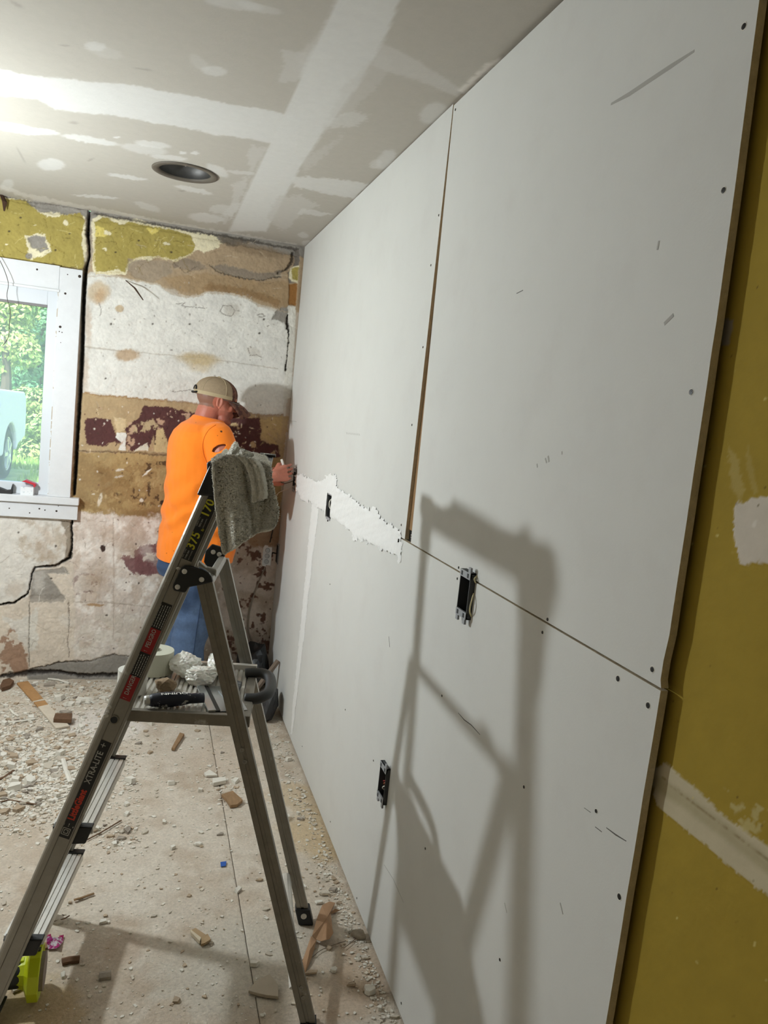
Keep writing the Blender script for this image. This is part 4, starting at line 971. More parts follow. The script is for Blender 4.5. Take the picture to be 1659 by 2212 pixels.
# ================================================================== LADDER (local frame: lw across, lu along the treads, z up)
A10 = math.radians(10)
LU = Vector((math.sin(A10), math.cos(A10), 0)); LW = Vector((math.cos(A10), -math.sin(A10), 0))
def lp(w_, u_, z): return LW * w_ + LU * u_ + Vector((0, 0, z))
def lpx(px, py, u_): return on(px, py, tuple(LU), u_)
UN, UF = 1.795, 2.215
m_al = mat('ladder_aluminium', (150, 146, 138), .42, .75, .10, 25, c2=(188, 186, 180), c2scale=14, c2lo=.62, c2hi=.72)
m_al2 = mat('ladder_aluminium_worn', (134, 128, 118), .5, .7, .16, 25, c2=(180, 176, 168), c2scale=18, c2lo=.62, c2hi=.72)
m_tread = mat('tread_aluminium', (206, 202, 194), .45, .55, .08, 40)
m_pla = mat('ladder_black', (22, 22, 23), .45)
lad = empty('step_ladder', lp(-.22, 2.0, 0), 'aluminium step ladder with a black hinge and a work platform', 'ladder')
fw = lambda z: -.4635 + .34 * (z - .48)      # centre line of the climbing rails
rw = lambda z: .176 - .305 * z               # centre line of the rear legs
def rail(u0, u1, z0, z1, fn, half, material, name, groove=True, ext=0.0):
    prof = []   # (across, along u): rounded outer edge on the left, lips and a shallow channel on the near face
    if groove:
        for k in range(7):
            q = math.pi / 2 + math.pi * k / 6
            prof.append((-half + .016 + .016 * math.cos(q), (u0 + u1) / 2 - (u1 - u0) / 2 * math.sin(q)))
        prof = prof[::-1] if False else prof
        prof += [(half, u1), (half, u0), (half - .006, u0), (half - .007, u0 + .0035), (-half + .022, u0 + .0035), (-half + .020, u0)]
        prof = [(-half + .016 + .016 * math.cos(q), (u0 + u1) / 2 + (u1 - u0) / 2 * math.sin(q)) for q in [math.pi / 2 + math.pi * k / 8 for k in range(9)]]
        prof += [(-half + .020, u0), (-half + .022, u0 + .003), (half - .008, u0 + .003), (half - .006, u0), (half, u0), (half, u1)]
    else:
        prof = [(-half, u1), (-half, u0), (-half * .25, u0), (-half * .2, u0 + .002), (half * .2, u0 + .002), (half * .25, u0), (half, u0), (half, u1)]
    return MB().loft([[lp(fn(z) + a, u_, z) for a, u_ in prof] for z in (z0, z1)]).build(name, material, lad)
railN = rail(UN, UN + .030, .0, 1.375, fw, .029, m_al, 'front_rail')
railF = rail(UF - .026, UF + .004, .0, 1.375, fw, .027, m_al, 'front_rail')
legN = rail(UN + .002, UN + .026, .0, 1.150, rw, .0195, m_al2, 'rear_leg', False)
legF = rail(UF - .024, UF, .035, 1.120, rw, .0175, m_al, 'rear_leg', False)
# feet
for (fn, u_, hw) in ((fw, UN, .036), (fw, UF - .024, .034), (rw, UF - .028, .023)):
    ft = MB().loft([[lp(fn(z) - hw, u_ - .004, z), lp(fn(z) + hw, u_ - .004, z), lp(fn(z) + hw, u_ + .034, z), lp(fn(z) - hw, u_ + .034, z)] for z in (.0, .010, .052)]).build('rubber_foot', m_pla, lad, bevel=.004)
    MB().lathe(lp(fn(.032), u_ - .003, .032), -LU, [(.009, 0), (.009, .003), (.006, .003), (.004, .002), (.0005, .002)], 14).build('rivet', m_tread, ft)
MB().hexa([lp(rw(0) - .021, UN, 0), lp(rw(0) + .021, UN, 0), lp(rw(0) + .021, UN + .03, 0), lp(rw(0) - .021, UN + .03, 0), lp(rw(0) - .021, UN, .006), lp(rw(0) + .021, UN, .006), lp(rw(0) + .021, UN + .03, .006), lp(rw(0) - .021, UN + .03, .006)]).build('rubber_foot', m_pla, lad)
# treads with ribs and black end brackets
for tz in (.512, .215):
    w0, w1 = fw(tz) - .036, fw(tz) + .058
    n = 7; ring = []
    for k in range(n):
        a = w0 + (w1 - w0) * k / n; b = w0 + (w1 - w0) * (k + 1) / n; g = (b - a) * .2
        ring += [(a, tz), (b - g, tz), (b - g, tz - .004), (b, tz - .004)]
    ring += [(w1, tz), (w1, tz - .022), (w0, tz - .022)]
    MB().loft([[lp(a, u_, z) for a, z in ring] for u_ in (UN + .030, UF - .026)]).build('tread', m_tread, lad)
    for u_ in (UN + .012, UF - .036):
        MB().hexa([lp(w0 + .01, u_, tz - .045), lp(w1 - .012, u_, tz - .04), lp(w1 - .012, u_ + .024, tz - .04), lp(w0 + .01, u_ + .024, tz - .045), lp(w0 + .004, u_, tz + .003), lp(w1 + .003, u_, tz + .003), lp(w1 + .003, u_ + .024, tz + .003), lp(w0 + .004, u_ + .024, tz + .003)]).build('tread_bracket', m_pla, lad, bevel=.003)
# cross braces
MB().tube([lp(rw(.10) - .014, UN + .02, .09), lp(rw(.17) - .022, UF - .02, .16)], .013, 8, .5).build('rear_brace', m_tread, lad)
MB().tube([lp(rw(.78), UN + .02, .76), lp(rw(.78), UF - .02, .76)], .010, 8).build('rear_brace', m_al, lad)
# spreader hinge brackets
def plate(pts, u0, u1, material, name, par=None, bev=.003): return MB().prism([lpx(px, py, u0) for px, py in pts], LU * (u1 - u0)).build(name, material, par or lad, bevel=bev)
hN = plate([(391, 1226), (398, 1222), (415, 1224), (437, 1230), (450, 1237), (457, 1246), (460, 1258), (430, 1265), (407, 1269), (402, 1279), (397, 1281), (376, 1277), (372, 1270), (374, 1262)], UN - .010, UN - .001, m_pla, 'hinge_bracket')
for q in [(398.5, 1234.5), (435.5, 1252), (383.5, 1268)]:
    MB().lathe(lpx(*q, UN - .010), -LU, [(.0062, 0), (.0058, .002), (.003, .0035), (.0003, .0038)], 14).build('rivet', m_tread, hN, True)
hF = plate([(458, 1176), (482, 1183), (487, 1198), (476, 1224), (462, 1228), (446, 1224), (440, 1214), (444, 1190)], UF - .042, UF - .030, m_pla, 'hinge_bracket')
for q in [(460.5, 1192.5), (473.5, 1197.5)]:
    MB().lathe(lpx(*q, UF - .042), -LU, [(.0068, 0), (.006, .002), (.003, .004), (.0003, .0042)], 14).build('rivet', m_tread, hF, True)
plate([(428, 1212), (446, 1226), (468, 1231), (466, 1250), (452, 1238), (440, 1229), (426, 1224)], UN + .09, UN + .11, m_al, 'spreader_arm')
MB().tube([lp(-.165, UN + .03, 1.135), lp(-.165, UF - .03, 1.12)], .012, 10).build('hinge_bar', m_al, lad)
# top sleeve, tray
for u0, u1, h0 in ((UN - .004, UN + .036, .035), (UF - .032, UF + .010, .033)):
    MB().loft([[lp(fw(z) - h0, u0, z), lp(fw(z) + h0, u0, z), lp(fw(z) + h0, u1, z), lp(fw(z) - h0, u1, z)] for z in (1.345, 1.425)]).build('rail_cap', m_pla, lad, bevel=.005)
tray = MB().hexa([lp(-.185, UN + .0, 1.392), lp(-.05, UN + .0, 1.392), lp(-.05, UF + .006, 1.392), lp(-.185, UF + .006, 1.392), lp(-.188, UN + .0, 1.424), lp(-.046, UN + .0, 1.424), lp(-.046, UF + .006, 1.424), lp(-.188, UF + .006, 1.424)]).build('top_tray', m_pla, lad, bevel=.006)
m_lwh = mat('label_white', (226, 226, 220), .5); m_lyel = mat('label_yellow', (198, 190, 44), .5); m_lblk = mat('label_black', (18, 18, 18), .45); m_lred = mat('label_red', (150, 20, 24), .5); m_lgrey = mat('label_grey', (176, 174, 168), .5); m_lor = mat('label_orange_red', (206, 60, 36), .5)
# round emblem on the tray end
ec = lp(-.062, UF - .03, 1.428)
em = MB().obox(ec, LW, LU, Vector((0, 0, 1)), .022, .03, .003).build('tray_emblem', m_lblk, tray)
for r_, zz, mm in ((.012, .0032, m_lwh), (.009, .0036, m_lblk), (.005, .0040, m_lwh)):
    MB().lathe(ec + LU * -.002, (0, 0, 1), [(r_, zz - .001), (r_, zz + .0004), (.0002, zz + .0004)], 6).build('emblem_mark', mm, tray)
# work platform
PZ = .806
pf = MB()
n = 24; ring = []; w0, w1 = -.374, -.046
for k in range(n):
    a = w0 + (w1 - w0) * k / n; b = w0 + (w1 - w0) * (k + 1) / n; g = (b - a) * .45
    ring += [(a, PZ), (b - g, PZ), (b - g * .8, PZ - .005), (b - g * .2, PZ - .005)]
ring += [(w1, PZ), (w1, PZ - .014), (w0, PZ - .014)]
plat = MB().loft([[lp(a, u_, z) for a, z in ring] for u_ in (UN + .045, UF - .045)]).build('platform', m_tread, lad)
def pbar(u0, u1, z0, z1, name, material, wa=-.370, wb_=-.040): return MB().hexa([lp(wa, u0, z0), lp(wb_, u0, z0), lp(wb_, u1, z0), lp(wa, u1, z0), lp(wa, u0, z1), lp(wb_, u0, z1), lp(wb_, u1, z1), lp(wa, u1, z1)]).build(name, material, plat, bevel=.002)
pbar(UN + .030, UN + .047, PZ - .026, PZ + .003, 'platform_beam', m_al2)
pbar(UF - .047, UF - .030, PZ - .026, PZ + .014, 'platform_beam', m_tread)
MB().hexa([lp(-.062, UN + .046, PZ - .024), lp(-.040, UN + .046, PZ - .024), lp(-.040, UF - .046, PZ - .024), lp(-.062, UF - .046, PZ - .024), lp(-.062, UN + .046, PZ + .002), lp(-.040, UN + .046, PZ + .002), lp(-.040, UF - .046, PZ + .002), lp(-.062, UF - .046, PZ + .002)]).build('platform_beam', m_al2, plat)
# black grip loop at the platform's end
gp = [lp(-.070, 2.115, PZ + .008), lp(-.045, 2.118, PZ + .010), lp(-.020, 2.112, PZ + .012), lp(-.002, 2.085, PZ + .012), lp(.004, 2.03, PZ + .011), lp(.0, 1.975, PZ + .010), lp(-.014, 1.948, PZ + .008), lp(-.034, 1.940, PZ + .004), lp(-.060, 1.942, PZ + .002)]
MB().tube([Vector(p) for p in catmull(gp, 4)], .015, 12, .95).build('grip_handle', mat('grip_rubber', (44, 44, 44), .55, c2=(150, 150, 146), c2scale=30, c2lo=.66, c2hi=.7), plat, True)
MB().obox(lp(-.052, 1.915, PZ - .006), LW, LU, Vector((0, 0, 1)), .014, .028, .006).build('latch', m_al, plat, bevel=.002)
# rail labels: the near face of the near rail, reading up the rail
RD = (LW * .34 + Vector((0, 0, 1))).normalized(); RN = -LU; RY = RN.cross(RD)
def rail_pt(z, off=0.0, lift=.0006): return lp(fw(z), UN + .003, z) + RY * off + RN * lift
def text_mesh(body, size, origin, xa, ya, material, name, parent, bold=0.0, ax='LEFT', lift=.0004, sx=1.0):
    cu = bpy.data.curves.new('txt', 'FONT'); cu.body = body; cu.size = size; cu.align_x = ax; cu.align_y = 'CENTER'; cu.resolution_u = 2; cu.extrude = 0.0; cu.offset = bold
    to = bpy.data.objects.new('txt', cu); COL.objects.link(to)
    dg = bpy.context.evaluated_depsgraph_get(); me = bpy.data.meshes.new_from_object(to.evaluated_get(dg))
    bpy.data.objects.remove(to); me.name = name
    pw = Vector((0, 0, 0)); q = parent
    while q is not None: pw = pw + q.location; q = q.parent
    nrm = Vector(xa).cross(Vector(ya)).normalized()
    for v_ in me.vertices: v_.co = Vector(origin) + Vector(xa) * (v_.co.x * sx) + Vector(ya) * v_.co.y + nrm * lift - pw
    me.materials.clear(); me.materials.append(material)
    o = bpy.data.objects.new(name, me); link(o, parent)
    return o
def label(z0, z1, half, material, off=0.003, name='label'):
    a, b = rail_pt(z0, off), rail_pt(z1, off)
    return MB().prism([a - RY * half, b - RY * half, b + RY * half, a + RY * half], RN * .0006).build(name, material, railN)
OFF = -.003; HL = .0145; ZL = math.sqrt(1 + .34 ** 2)
lb = label(1.193, 1.350, HL, m_lblk, OFF)
def rtext(z, off, body, size, m, par, bold=0.0, sx=1.0, lift=.0016): return text_mesh(body, size, rail_pt(z, OFF + off, 0), RD, RY, m, 'lettering', railN, bold, 'LEFT', lift, sx)
rtext(1.2185, .001, '375', .0290, m_lyel, lb, .0006, 1.0); rtext(1.2655, -.008, 'lb', .009, m_lyel, lb)
rtext(1.195, .0085, 'MAX. LOAD', .0042, m_lgrey, lb); rtext(1.195, .0015, 'TYPE IAA', .0054, m_lgrey, lb, .0001, .95); rtext(1.195, -.0060, 'DUTY RATING', .0038, m_lgrey, lb, 0, .95)
rtext(1.2715, .0085, 'CARGA MAX.', .0040, m_lgrey, lb); rtext(1.2715, .0015, 'TIPO IAA', .0054, m_lgrey, lb, .0001, .95); rtext(1.2715, -.0070, 'CARGA NOMINAL', .0034, m_lgrey, lb, 0, .9)
rtext(1.2965, .001, '170', .0290, m_lyel, lb, .0006, 1.0); rtext(1.342, -.008, 'kg', .009, m_lyel, lb)
def fineprint(par, z0, z1, rows):
    mb = MB(); r2 = random.Random(int(z0 * 1000))
    for k in range(rows):
        off = OFF + HL - .004 - k * (2 * HL - .007) / max(rows - 1, 1); z = z0 + .003
        while z < z1 - .006:
            l_ = r2.uniform(.002, .006); a = rail_pt(z, off, .0013); b = rail_pt(min(z + l_, z1 - .003), off, .0013)
            mb.prism([a - RY * .0009, b - RY * .0009, b + RY * .0009, a + RY * .0009], RN * .0003); z += l_ + .0016
    return mb.build('fine_print', m_lgrey, railN)
lb2 = label(1.023, 1.086, HL, m_lblk, OFF); fineprint(lb2, 1.024, 1.085, 5)
lr1 = label(.964, 1.023, HL, m_lred, OFF); rtext(.977, .0, 'PELIGRO', .0145, m_lgrey, lr1, .0002, .82); rtext(.967, .0, '!', .012, m_lgrey, lr1)
lb3 = label(.905, .964, HL, m_lblk, OFF); fineprint(lb3, .906, .963, 5)
lr2 = label(.846, .905, HL, m_lred, OFF); rtext(.859, .0, 'DANGER', .0145, m_lgrey, lr2, .0002, .86); rtext(.849, .0, '!', .012, m_lgrey, lr2)
lb4 = label(.494, .741, HL, m_lblk, OFF)
rtext(.634, .0, 'XTRA-LITE', .0205, m_lgrey, lb4, .0003, .88); rtext(.724, .0, '+', .024, m_lgrey, lb4)
rtext(.540, .0, 'LittleGiant', .0225, m_lor, lb4, .0009, .84)
e0 = rail_pt(.510, OFF, .0012); em2 = MB()
for r_ in (.0085, .0045):
    for s_ in (-1, 1):
        em2.obox(e0 + RD * (r_ * s_), RD, RY, RN, .0008, r_, .0002); em2.obox(e0 + RY * (r_ * s_), RD, RY, RN, r_, .0008, .0002)
em2.build('emblem', m_lgrey, railN)
fineprint(lb4, .520, .534, 3)
# adjustment hole and screws
hz = rail_pt(.795, -.001)
MB().lathe(hz, RN, [(.0115, -.002), (.0115, .002), (.0085, .0025), (.0078, -.002)], 20).build('grommet', m_al2, railN)
MB().lathe(hz, RN, [(.0080, .0015), (.0002, .0015)], 20).build('hole', m_boxin, railN)
for z, o_ in ((.735, -.004), (.705, -.004), (.105, .004), (.078, .004)):
    c = lp(rw(z), UN + .0035, z) + LW * o_
    MB().lathe(c, -LU, [(.0055, 0), (.0055, .0022), (.0035, .0028), (.002, .0012), (.0003, .0012)], 12).build('rivet', m_al, legN)
# plaster splashes
m_spl = mat('plaster_splash', (206, 202, 194), .9)
for (px, py, r_) in [(394, 1229, .006), (402, 1226, .004), (385, 1228, .005), (236, 1528, .006), (229, 1546, .007), (233, 1538, .004)]:
    c = lpx(px, py, UN - .0005); MB().sphere(c, (r_, .002, r_ * .7), 8, 5).build('splash', m_spl, railN, True)

# ================================================================== TOWEL over the ladder top
def towel():
    UU = UN - .034
    # front sheet: a Coons patch between the outline's four sides, hung in front of the near rail
    top = catmull([(461, 1008), (466, 998), (480, 986), (500, 984), (522, 992), (548, 996), (570, 1000), (584, 1010)], 4)
    bot = catmull([(484, 1196), (493, 1190), (505, 1184), (522, 1172), (540, 1160), (560, 1148), (580, 1146), (592, 1138)], 4)
    lef = catmull([(461, 1008), (463, 1050), (469, 1110), (476, 1155), (484, 1196)], 6)
    rig = catmull([(584, 1010), (588, 1045), (596, 1080), (601, 1110), (592, 1138)], 6)
    def samp(c, t):
        x = t * (len(c) - 1); i = min(int(x), len(c) - 2); f_ = x - i; return np.array(c[i]) * (1 - f_) + np.array(c[i + 1]) * f_
    nu, nv = 92, 150
    tvals = np.linspace(0, 1, nv)
    G = []
    for i in range(nu):
        s_ = i / (nu - 1); row = []
        for t_ in tvals:
            c = (1 - t_) * samp(top, s_) + t_ * samp(bot, s_) + (1 - s_) * samp(lef, t_) + s_ * samp(rig, t_) - ((1 - s_) * (1 - t_) * samp(top, 0) + s_ * (1 - t_) * samp(top, 1) + (1 - s_) * t_ * samp(bot, 0) + s_ * t_ * samp(bot, 1))
            dep = UU + .010 * math.sin(s_ * 9 + t_ * 1.2) * (.35 + .65 * t_) - .014 * math.exp(-((s_ - .30 - .10 * t_) / .12) ** 2) * t_ + .018 * math.exp(-((s_ - .60) / .05) ** 2) * min(1, t_ * 3) + .006 * math.sin(s_ * 23 + t_ * 4) * t_ - .03 * s_ * t_
            row.append(lpx(c[0], c[1], min(dep, UN - .012)))
        # over the top and down behind
        p0 = row[0]; back = []
        zt = 1.4290 + .0015 * math.sin(s_ * 7 + 1) + .0015 * math.sin(s_ * 19); pk = .030 * math.exp(-((s_ - .40) / .075) ** 2)
        wloc = p0.dot(LW)
        for k in range(1, 9):
            q = k / 8.0; back.append(lp(wloc - .006 * q, UN - .012 + (p0.dot(LU) - UN + .012) * (1 - q) + .018 * max(0, q - .5), p0.z + (zt - p0.z) * math.sin(q * math.pi / 2)))
        for k in range(1, 40):
            q = k / 39.0; wq = wloc - .03 * q * s_; back.append(lp(wq, UN - .003 + .30 * q, zt + .002 * (1 + math.sin(q * 8 + s_ * 9)) + pk * q - max(0, wq + .040) * .8))
        nb_ = len(back)
        G.append(back[::-1] + row)
    m_ = len(G[0]); V = np.array([[tuple(p) for p in r] for r in G]).reshape(-1, 3)
    fc = grid_faces(nu, m_)
    return V, fc, nu, m_, nb_
m_tow = mat('terry_cloth', (222, 218, 206), .98, var=.16, vscale=170, bump=.7, bscale=420, sheen=.3, c2=(240, 237, 228), c2scale=60, c2lo=.50, c2hi=.66)
V, fc, nu, m_, nb_ = towel()
r3 = RNG.rand(len(V), 3) - .5
V = V + r3 * np.array([.0026, .0040, .0026])
tw = mesh_from('towel', V - np.array(tuple(lp(-.1, 1.98, 1.42))), fc, m_tow, None, True)
tw.location = lp(-.1, 1.98, 1.42)
tag(tw, 'grey terry towel draped over the top of the ladder', 'towel')
md = tw.modifiers.new('thick', 'SOLIDIFY'); md.thickness = .006; md.offset = 0
# loose loops of the terry pile standing off the cloth
FZ = MB(); rz_ = random.Random(4)
NF = np.cross(V[fc[:, 1]] - V[fc[:, 0]], V[fc[:, 3]] - V[fc[:, 0]])
for k in range(26000):
    i_ = rz_.randrange(len(fc)); c_ = Vector(V[fc[i_]].mean(0)); n_ = Vector(NF[i_])
    if n_.length < 1e-9: continue
    n_.normalize(); n_ = n_ if n_.dot(-LU + Vector((0, 0, .6))) > 0 else -n_
    c_ = c_ + n_ * .0026; d_ = (n_ + Vector((rz_.uniform(-1, 1), rz_.uniform(-1, 1), rz_.uniform(-1, 1))) * .8).normalized(); s_ = d_.orthogonal().normalized() * .0009
    FZ.add([c_ - s_, c_ + s_, c_ + d_ * rz_.uniform(.002, .0046)], [(0, 1, 2)])
tag(FZ.build('terry_pile', mat('terry_pile', (236, 233, 224), .95), tw), kind='stuff')
# the turned-over fold hanging in front, and the stitched hem
def fold_sheet(outline_l, outline_r, u_, name, seed):
    l_ = catmull(outline_l, 8); r_ = catmull(outline_r, 8); n = 40; k2 = 26; rows = []
    for i in range(n):
        x = i / (n - 1) * (len(l_) - 1); a = min(int(x), len(l_) - 2); f_ = x - a
        x2 = i / (n - 1) * (len(r_) - 1); b = min(int(x2), len(r_) - 2); g_ = x2 - b
        pl_ = l_[a] * (1 - f_) + l_[a + 1] * f_; pr_ = r_[b] * (1 - g_) + r_[b + 1] * g_
        for j in range(k2):
            t_ = j / (k2 - 1); c = pl_ * (1 - t_) + pr_ * t_
            q_ = lpx(c[0], c[1], u_ - .012 * math.sin(t_ * math.pi) - .005 * math.sin(t_ * 9 + seed) + .012 * (1 - i / n))
            if u_ > UN: q_.z = max(q_.z, 1.433)          # lies on the towel's top
            rows.append(tuple(q_))
    VV = np.array(rows) + (RNG.rand(n * k2, 3) - .5) * np.array([.0024, .0034, .0024])
    o = mesh_from(name, VV - np.array(tuple(tw.location)), grid_faces(n, k2), m_tow, tw, True)
    q = o.modifiers.new('thick', 'SOLIDIFY'); q.thickness = .005; q.offset = 0
    return o
fold_sheet([(512, 984), (530, 1004), (540, 1030), (545, 1060), (544, 1086)], [(552, 992), (566, 1008), (572, 1030), (576, 1052), (578, 1076)], UN - .05, 'fold', 1)
fold_sheet([(496, 988), (500, 978), (506, 972), (511, 965)], [(530, 1000), (538, 992), (545, 986), (548, 981)], UN + .02, 'fold', 3)
GV = V.reshape(nu, m_, 3)
for edge in (GV[0, nb_::6], GV[::4, -1]):
    MB().tube([Vector(p) for p in edge], .0032, 6).build('hem', mat('hem_cloth', (214, 210, 198), .95, var=.1), tw, True)

# ================================================================== PERSON
def remesh(mb, name, material, parent, voxel, smooth=4, cut=None, disp=None, colour=None):
    me = bpy.data.meshes.new('tmp'); me.from_pydata([tuple(v_) for v_ in mb.v], [], mb.f); me.update()
    bm = bmesh.new(); bm.from_mesh(me); bmesh.ops.recalc_face_normals(bm, faces=bm.faces); bm.to_mesh(me); bm.free()
    o = bpy.data.objects.new('tmp', me); COL.objects.link(o)
    r = o.modifiers.new('r', 'REMESH'); r.mode = 'VOXEL'; r.voxel_size = voxel
    s_ = o.modifiers.new('s', 'SMOOTH'); s_.iterations = smooth; s_.factor = .5
    dg = bpy.context.evaluated_depsgraph_get(); out = bpy.data.meshes.new_from_object(o.evaluated_get(dg))
    bpy.data.objects.remove(o)
    n = len(out.vertices); co = np.empty(n * 3); out.vertices.foreach_get('co', co); co = co.reshape(-1, 3)
    no = np.empty(n * 3); out.vertices.foreach_get('normal', no); no = no.reshape(-1, 3)
    if disp is not None: co = co + no * disp(co, no)[:, None]
    pw = Vector((0, 0, 0)); q = parent
    while q is not None: pw = pw + q.location; q = q.parent
    loc = co - np.array(tuple(pw)); out.vertices.foreach_set('co', loc.ravel())
    if colour is not None:
        ca = out.color_attributes.new('Col', 'FLOAT_COLOR', 'POINT'); c4 = np.ones((n, 4), np.float32); c4[:, :3] = colour(co, no)
        ca.data.foreach_set('color', c4.ravel())
    if cut is not None:
        bm = bmesh.new(); bm.from_mesh(out); bm.verts.ensure_lookup_table()
        kill = [f_ for f_ in bm.faces if cut(Vector(f_.calc_center_median()) + pw)]
        bmesh.ops.delete(bm, geom=kill, context='FACES')
        bmesh.ops.delete(bm, geom=[v_ for v_ in bm.verts if not v_.link_faces], context='VERTS')
        bd_ = [v_ for v_ in bm.verts if v_.is_boundary]
        for _ in range(6):                      # soften the cut edges
            new = []
            for v_ in bd_:
                nb = [e_.other_vert(v_) for e_ in v_.link_edges if e_.is_boundary]
                new.append(v_.co * .4 + sum((n_.co for n_ in nb), Vector((0, 0, 0))) * (.6 / len(nb)) if nb else v_.co)
            for v_, c_ in zip(bd_, new): v_.co = c_
        bm.to_mesh(out); bm.free()
    out.update()
    for p_ in out.polygons: p_.use_smooth = True
    out.name = name; out.materials.clear(); out.materials.append(material)
    ob = bpy.data.objects.new(name, out); link(ob, parent)
    return ob

PY = 4.0
TH = math.radians(10)
PF = Vector((math.cos(TH), math.sin(TH), 0)); PS = Vector((-math.sin(TH), math.cos(TH), 0))    # forward; the man's left
BX = .25
man = empty('person', (.235, PY, 0), 'person in a torn orange shirt, jeans and cap working at the wall', 'person')
def pp(f_, s_, z, base=(BX, PY)): return Vector((base[0], base[1], 0)) + PF * f_ + PS * s_ + Vector((0, 0, z))
HIP = pp(-.02, 0, .86); CH = pp(-.005, 0, 1.27); NB = pp(-.005, .0, 1.445)
SR = bak(470, 946, 3.835); SL = pp(.03, .17, 1.375)
ER = bak(508, 1058, 3.775); HR = bak(590, 1028, 3.82)
EL = Vector((.47, 4.14, 1.130)); HL_ = Vector((.590, 4.05, 1.185))
HEAD = bak(469, 867, PY)
tilt = math.radians(7)
HFv = (PF * math.cos(tilt) - Vector((0, 0, 1)) * math.sin(tilt)).normalized(); HSv = PS; HUv = HFv.cross(HSv).normalized()
HUv = HUv if HUv.z > 0 else -HUv
def hp(f_, s_, u_): return HEAD + (HFv * f_ + HSv * s_ + HUv * u_) * 1.06
hax = (HFv, HSv, HUv)
b = MB()
# torso and legs under the clothes
b.capsule(HIP, CH, .125, .12); b.capsule(CH, NB - Vector((0, 0, .03)), .11, .055); b.capsule(SR + Vector((0, .03, 0)), SL, .050, .050)
for s_ in (-1, 1):
    hipj = pp(-.02, .085 * s_, .84); kn = pp(.015, .095 * s_, .45, (BX - .015, PY)); an = pp(-.01, .10 * s_, .085, (BX - .01, PY))
    b.capsule(hipj, kn, .085, .056); b.capsule(kn, an, .055, .038); b.capsule(an, an + PF * .15 - Vector((0, 0, .045)), .036, .028)
# neck and head
b.capsule(NB - Vector((0, 0, .05)), hp(-.030, 0, -.045), .064, .058, 24); b.capsule(NB - Vector((0, 0, .03)), hp(-.020, 0, -.02), .058, .058, 24)
b.sphere(hp(-.012, 0, .028), (.096, .075, .082), 20, 14, hax)
b.sphere(hp(.030, 0, -.022), (.058, .060, .078), 16, 12, hax)
b.capsule(hp(.035, .030, -.075), hp(.066, 0, -.086), .026, .020); b.capsule(hp(.035, -.030, -.075), hp(.066, 0, -.086), .026, .020); b.sphere(hp(.07, 0, -.088), (.018, .022, .016), 10, 8, hax)
b.capsule(hp(.078, 0, .012), hp(.096, 0, -.022), .010, .0125); b.sphere(hp(.092, .009, -.027), .008, 8, 6); b.sphere(hp(.092, -.009, -.027), .008, 8, 6)
b.capsule(hp(.080, -.016, -.052), hp(.080, .016, -.052), .0085, .0085); b.capsule(hp(.078, -.016, -.062), hp(.078, .016, -.062), .0085, .0085)
b.capsule(hp(.074, -.042, .022), hp(.083, -.012, .026), .009, .010); b.capsule(hp(.074, .042, .022), hp(.083, .012, .026), .009, .010)
for s_ in (-1, 1):
    b.sphere(hp(.055, .045 * s_, -.018), (.022, .018, .022), 10, 8, hax)
    e0 = hp(-.004, .074 * s_, -.004)                                     # ear: rim, lobe and a hollow between
    rim = [e0 + HFv * (.012 * math.cos(q) - .004) + HUv * (.026 * math.sin(q)) + HSv * (.006 * s_) for q in [math.radians(x) for x in range(-60, 250, 26)]]
    for i in range(len(rim) - 1): b.capsule(rim[i], rim[i + 1], .0055, .0055, 8)
    b.sphere(e0 + HUv * -.024 + HSv * (.003 * s_), (.008, .006, .010), 8, 6, hax)
    b.sphere(e0, (.012, .006, .022), 8, 6, hax)
# arms
b.capsule(SR, ER, .050, .043); b.capsule(SR.lerp(ER, .26), SR.lerp(ER, .55), .064, .059); b.capsule(SL, EL, .053, .042)
b.capsule(ER, ER.lerp(HR, .35), .043, .045); b.capsule(ER.lerp(HR, .35), HR, .045, .029)
b.capsule(EL, EL.lerp(HL_, .35), .042, .043); b.capsule(EL.lerp(HL_, .35), HL_, .043, .028)
def hand(wr_, d, palm_n, side, curl, b):
    """wrist, direction of the fingers, palm normal, side: towards the thumb"""
    d = d.normalized(); side = (side - d * side.dot(d)).normalized(); pn = palm_n - d * palm_n.dot(d) - side * palm_n.dot(side); pn.normalize()
    for k in range(4):
        o_ = side * (.030 - .020 * k)
        b.capsule(wr_ + d * .012 + o_ * .6, wr_ + d * .078 + o_, .016, .0135, 8)
    L_ = (.044, .050, .046, .036)
    for k in range(4):
        o_ = side * (.0325 - .0215 * k); p0 = wr_ + d * (.080 + (.004 if k in (1, 2) else -.002)) + o_; dd = d.copy(); seg = L_[k]
        for j in range(3):
            c = curl[k] * (.75, 1.0, .7)[j]; dd = (dd * math.cos(c) + pn * math.sin(c)); pn2 = pn
            axis = side
            rot = Matrix.Rotation(0, 3, axis)
            p1 = p0 + dd.normalized() * seg * (1.0, .68, .55)[j]; b.capsule(p0, p1, .0079 - .0006 * j, .0074 - .0006 * j, 8); p0 = p1
            pn = (pn * math.cos(c) - d * math.sin(c)).normalized() if j < 2 else pn
        pn = palm_n - d * palm_n.dot(d) - side * palm_n.dot(side); pn.normalize()
    t0 = wr_ + d * .022 + side * .022; t1 = t0 + d * .034 + side * .026 + pn * .014; t2 = t1 + d * .028 - side * .002 + pn * .016; t3 = t2 + d * .02 - side * .010 + pn * .008
    b.capsule(t0, t1, .0140, .0110, 8); b.capsule(t1, t2, .0105, .0095, 8); b.capsule(t2, t3, .0092, .0075, 8)
hand(HR, Vector((.80, .42, .20)), Vector((.45, .35, -.75)), Vector((.1, .25, .95)), (.40, .48, .56, .62), b)
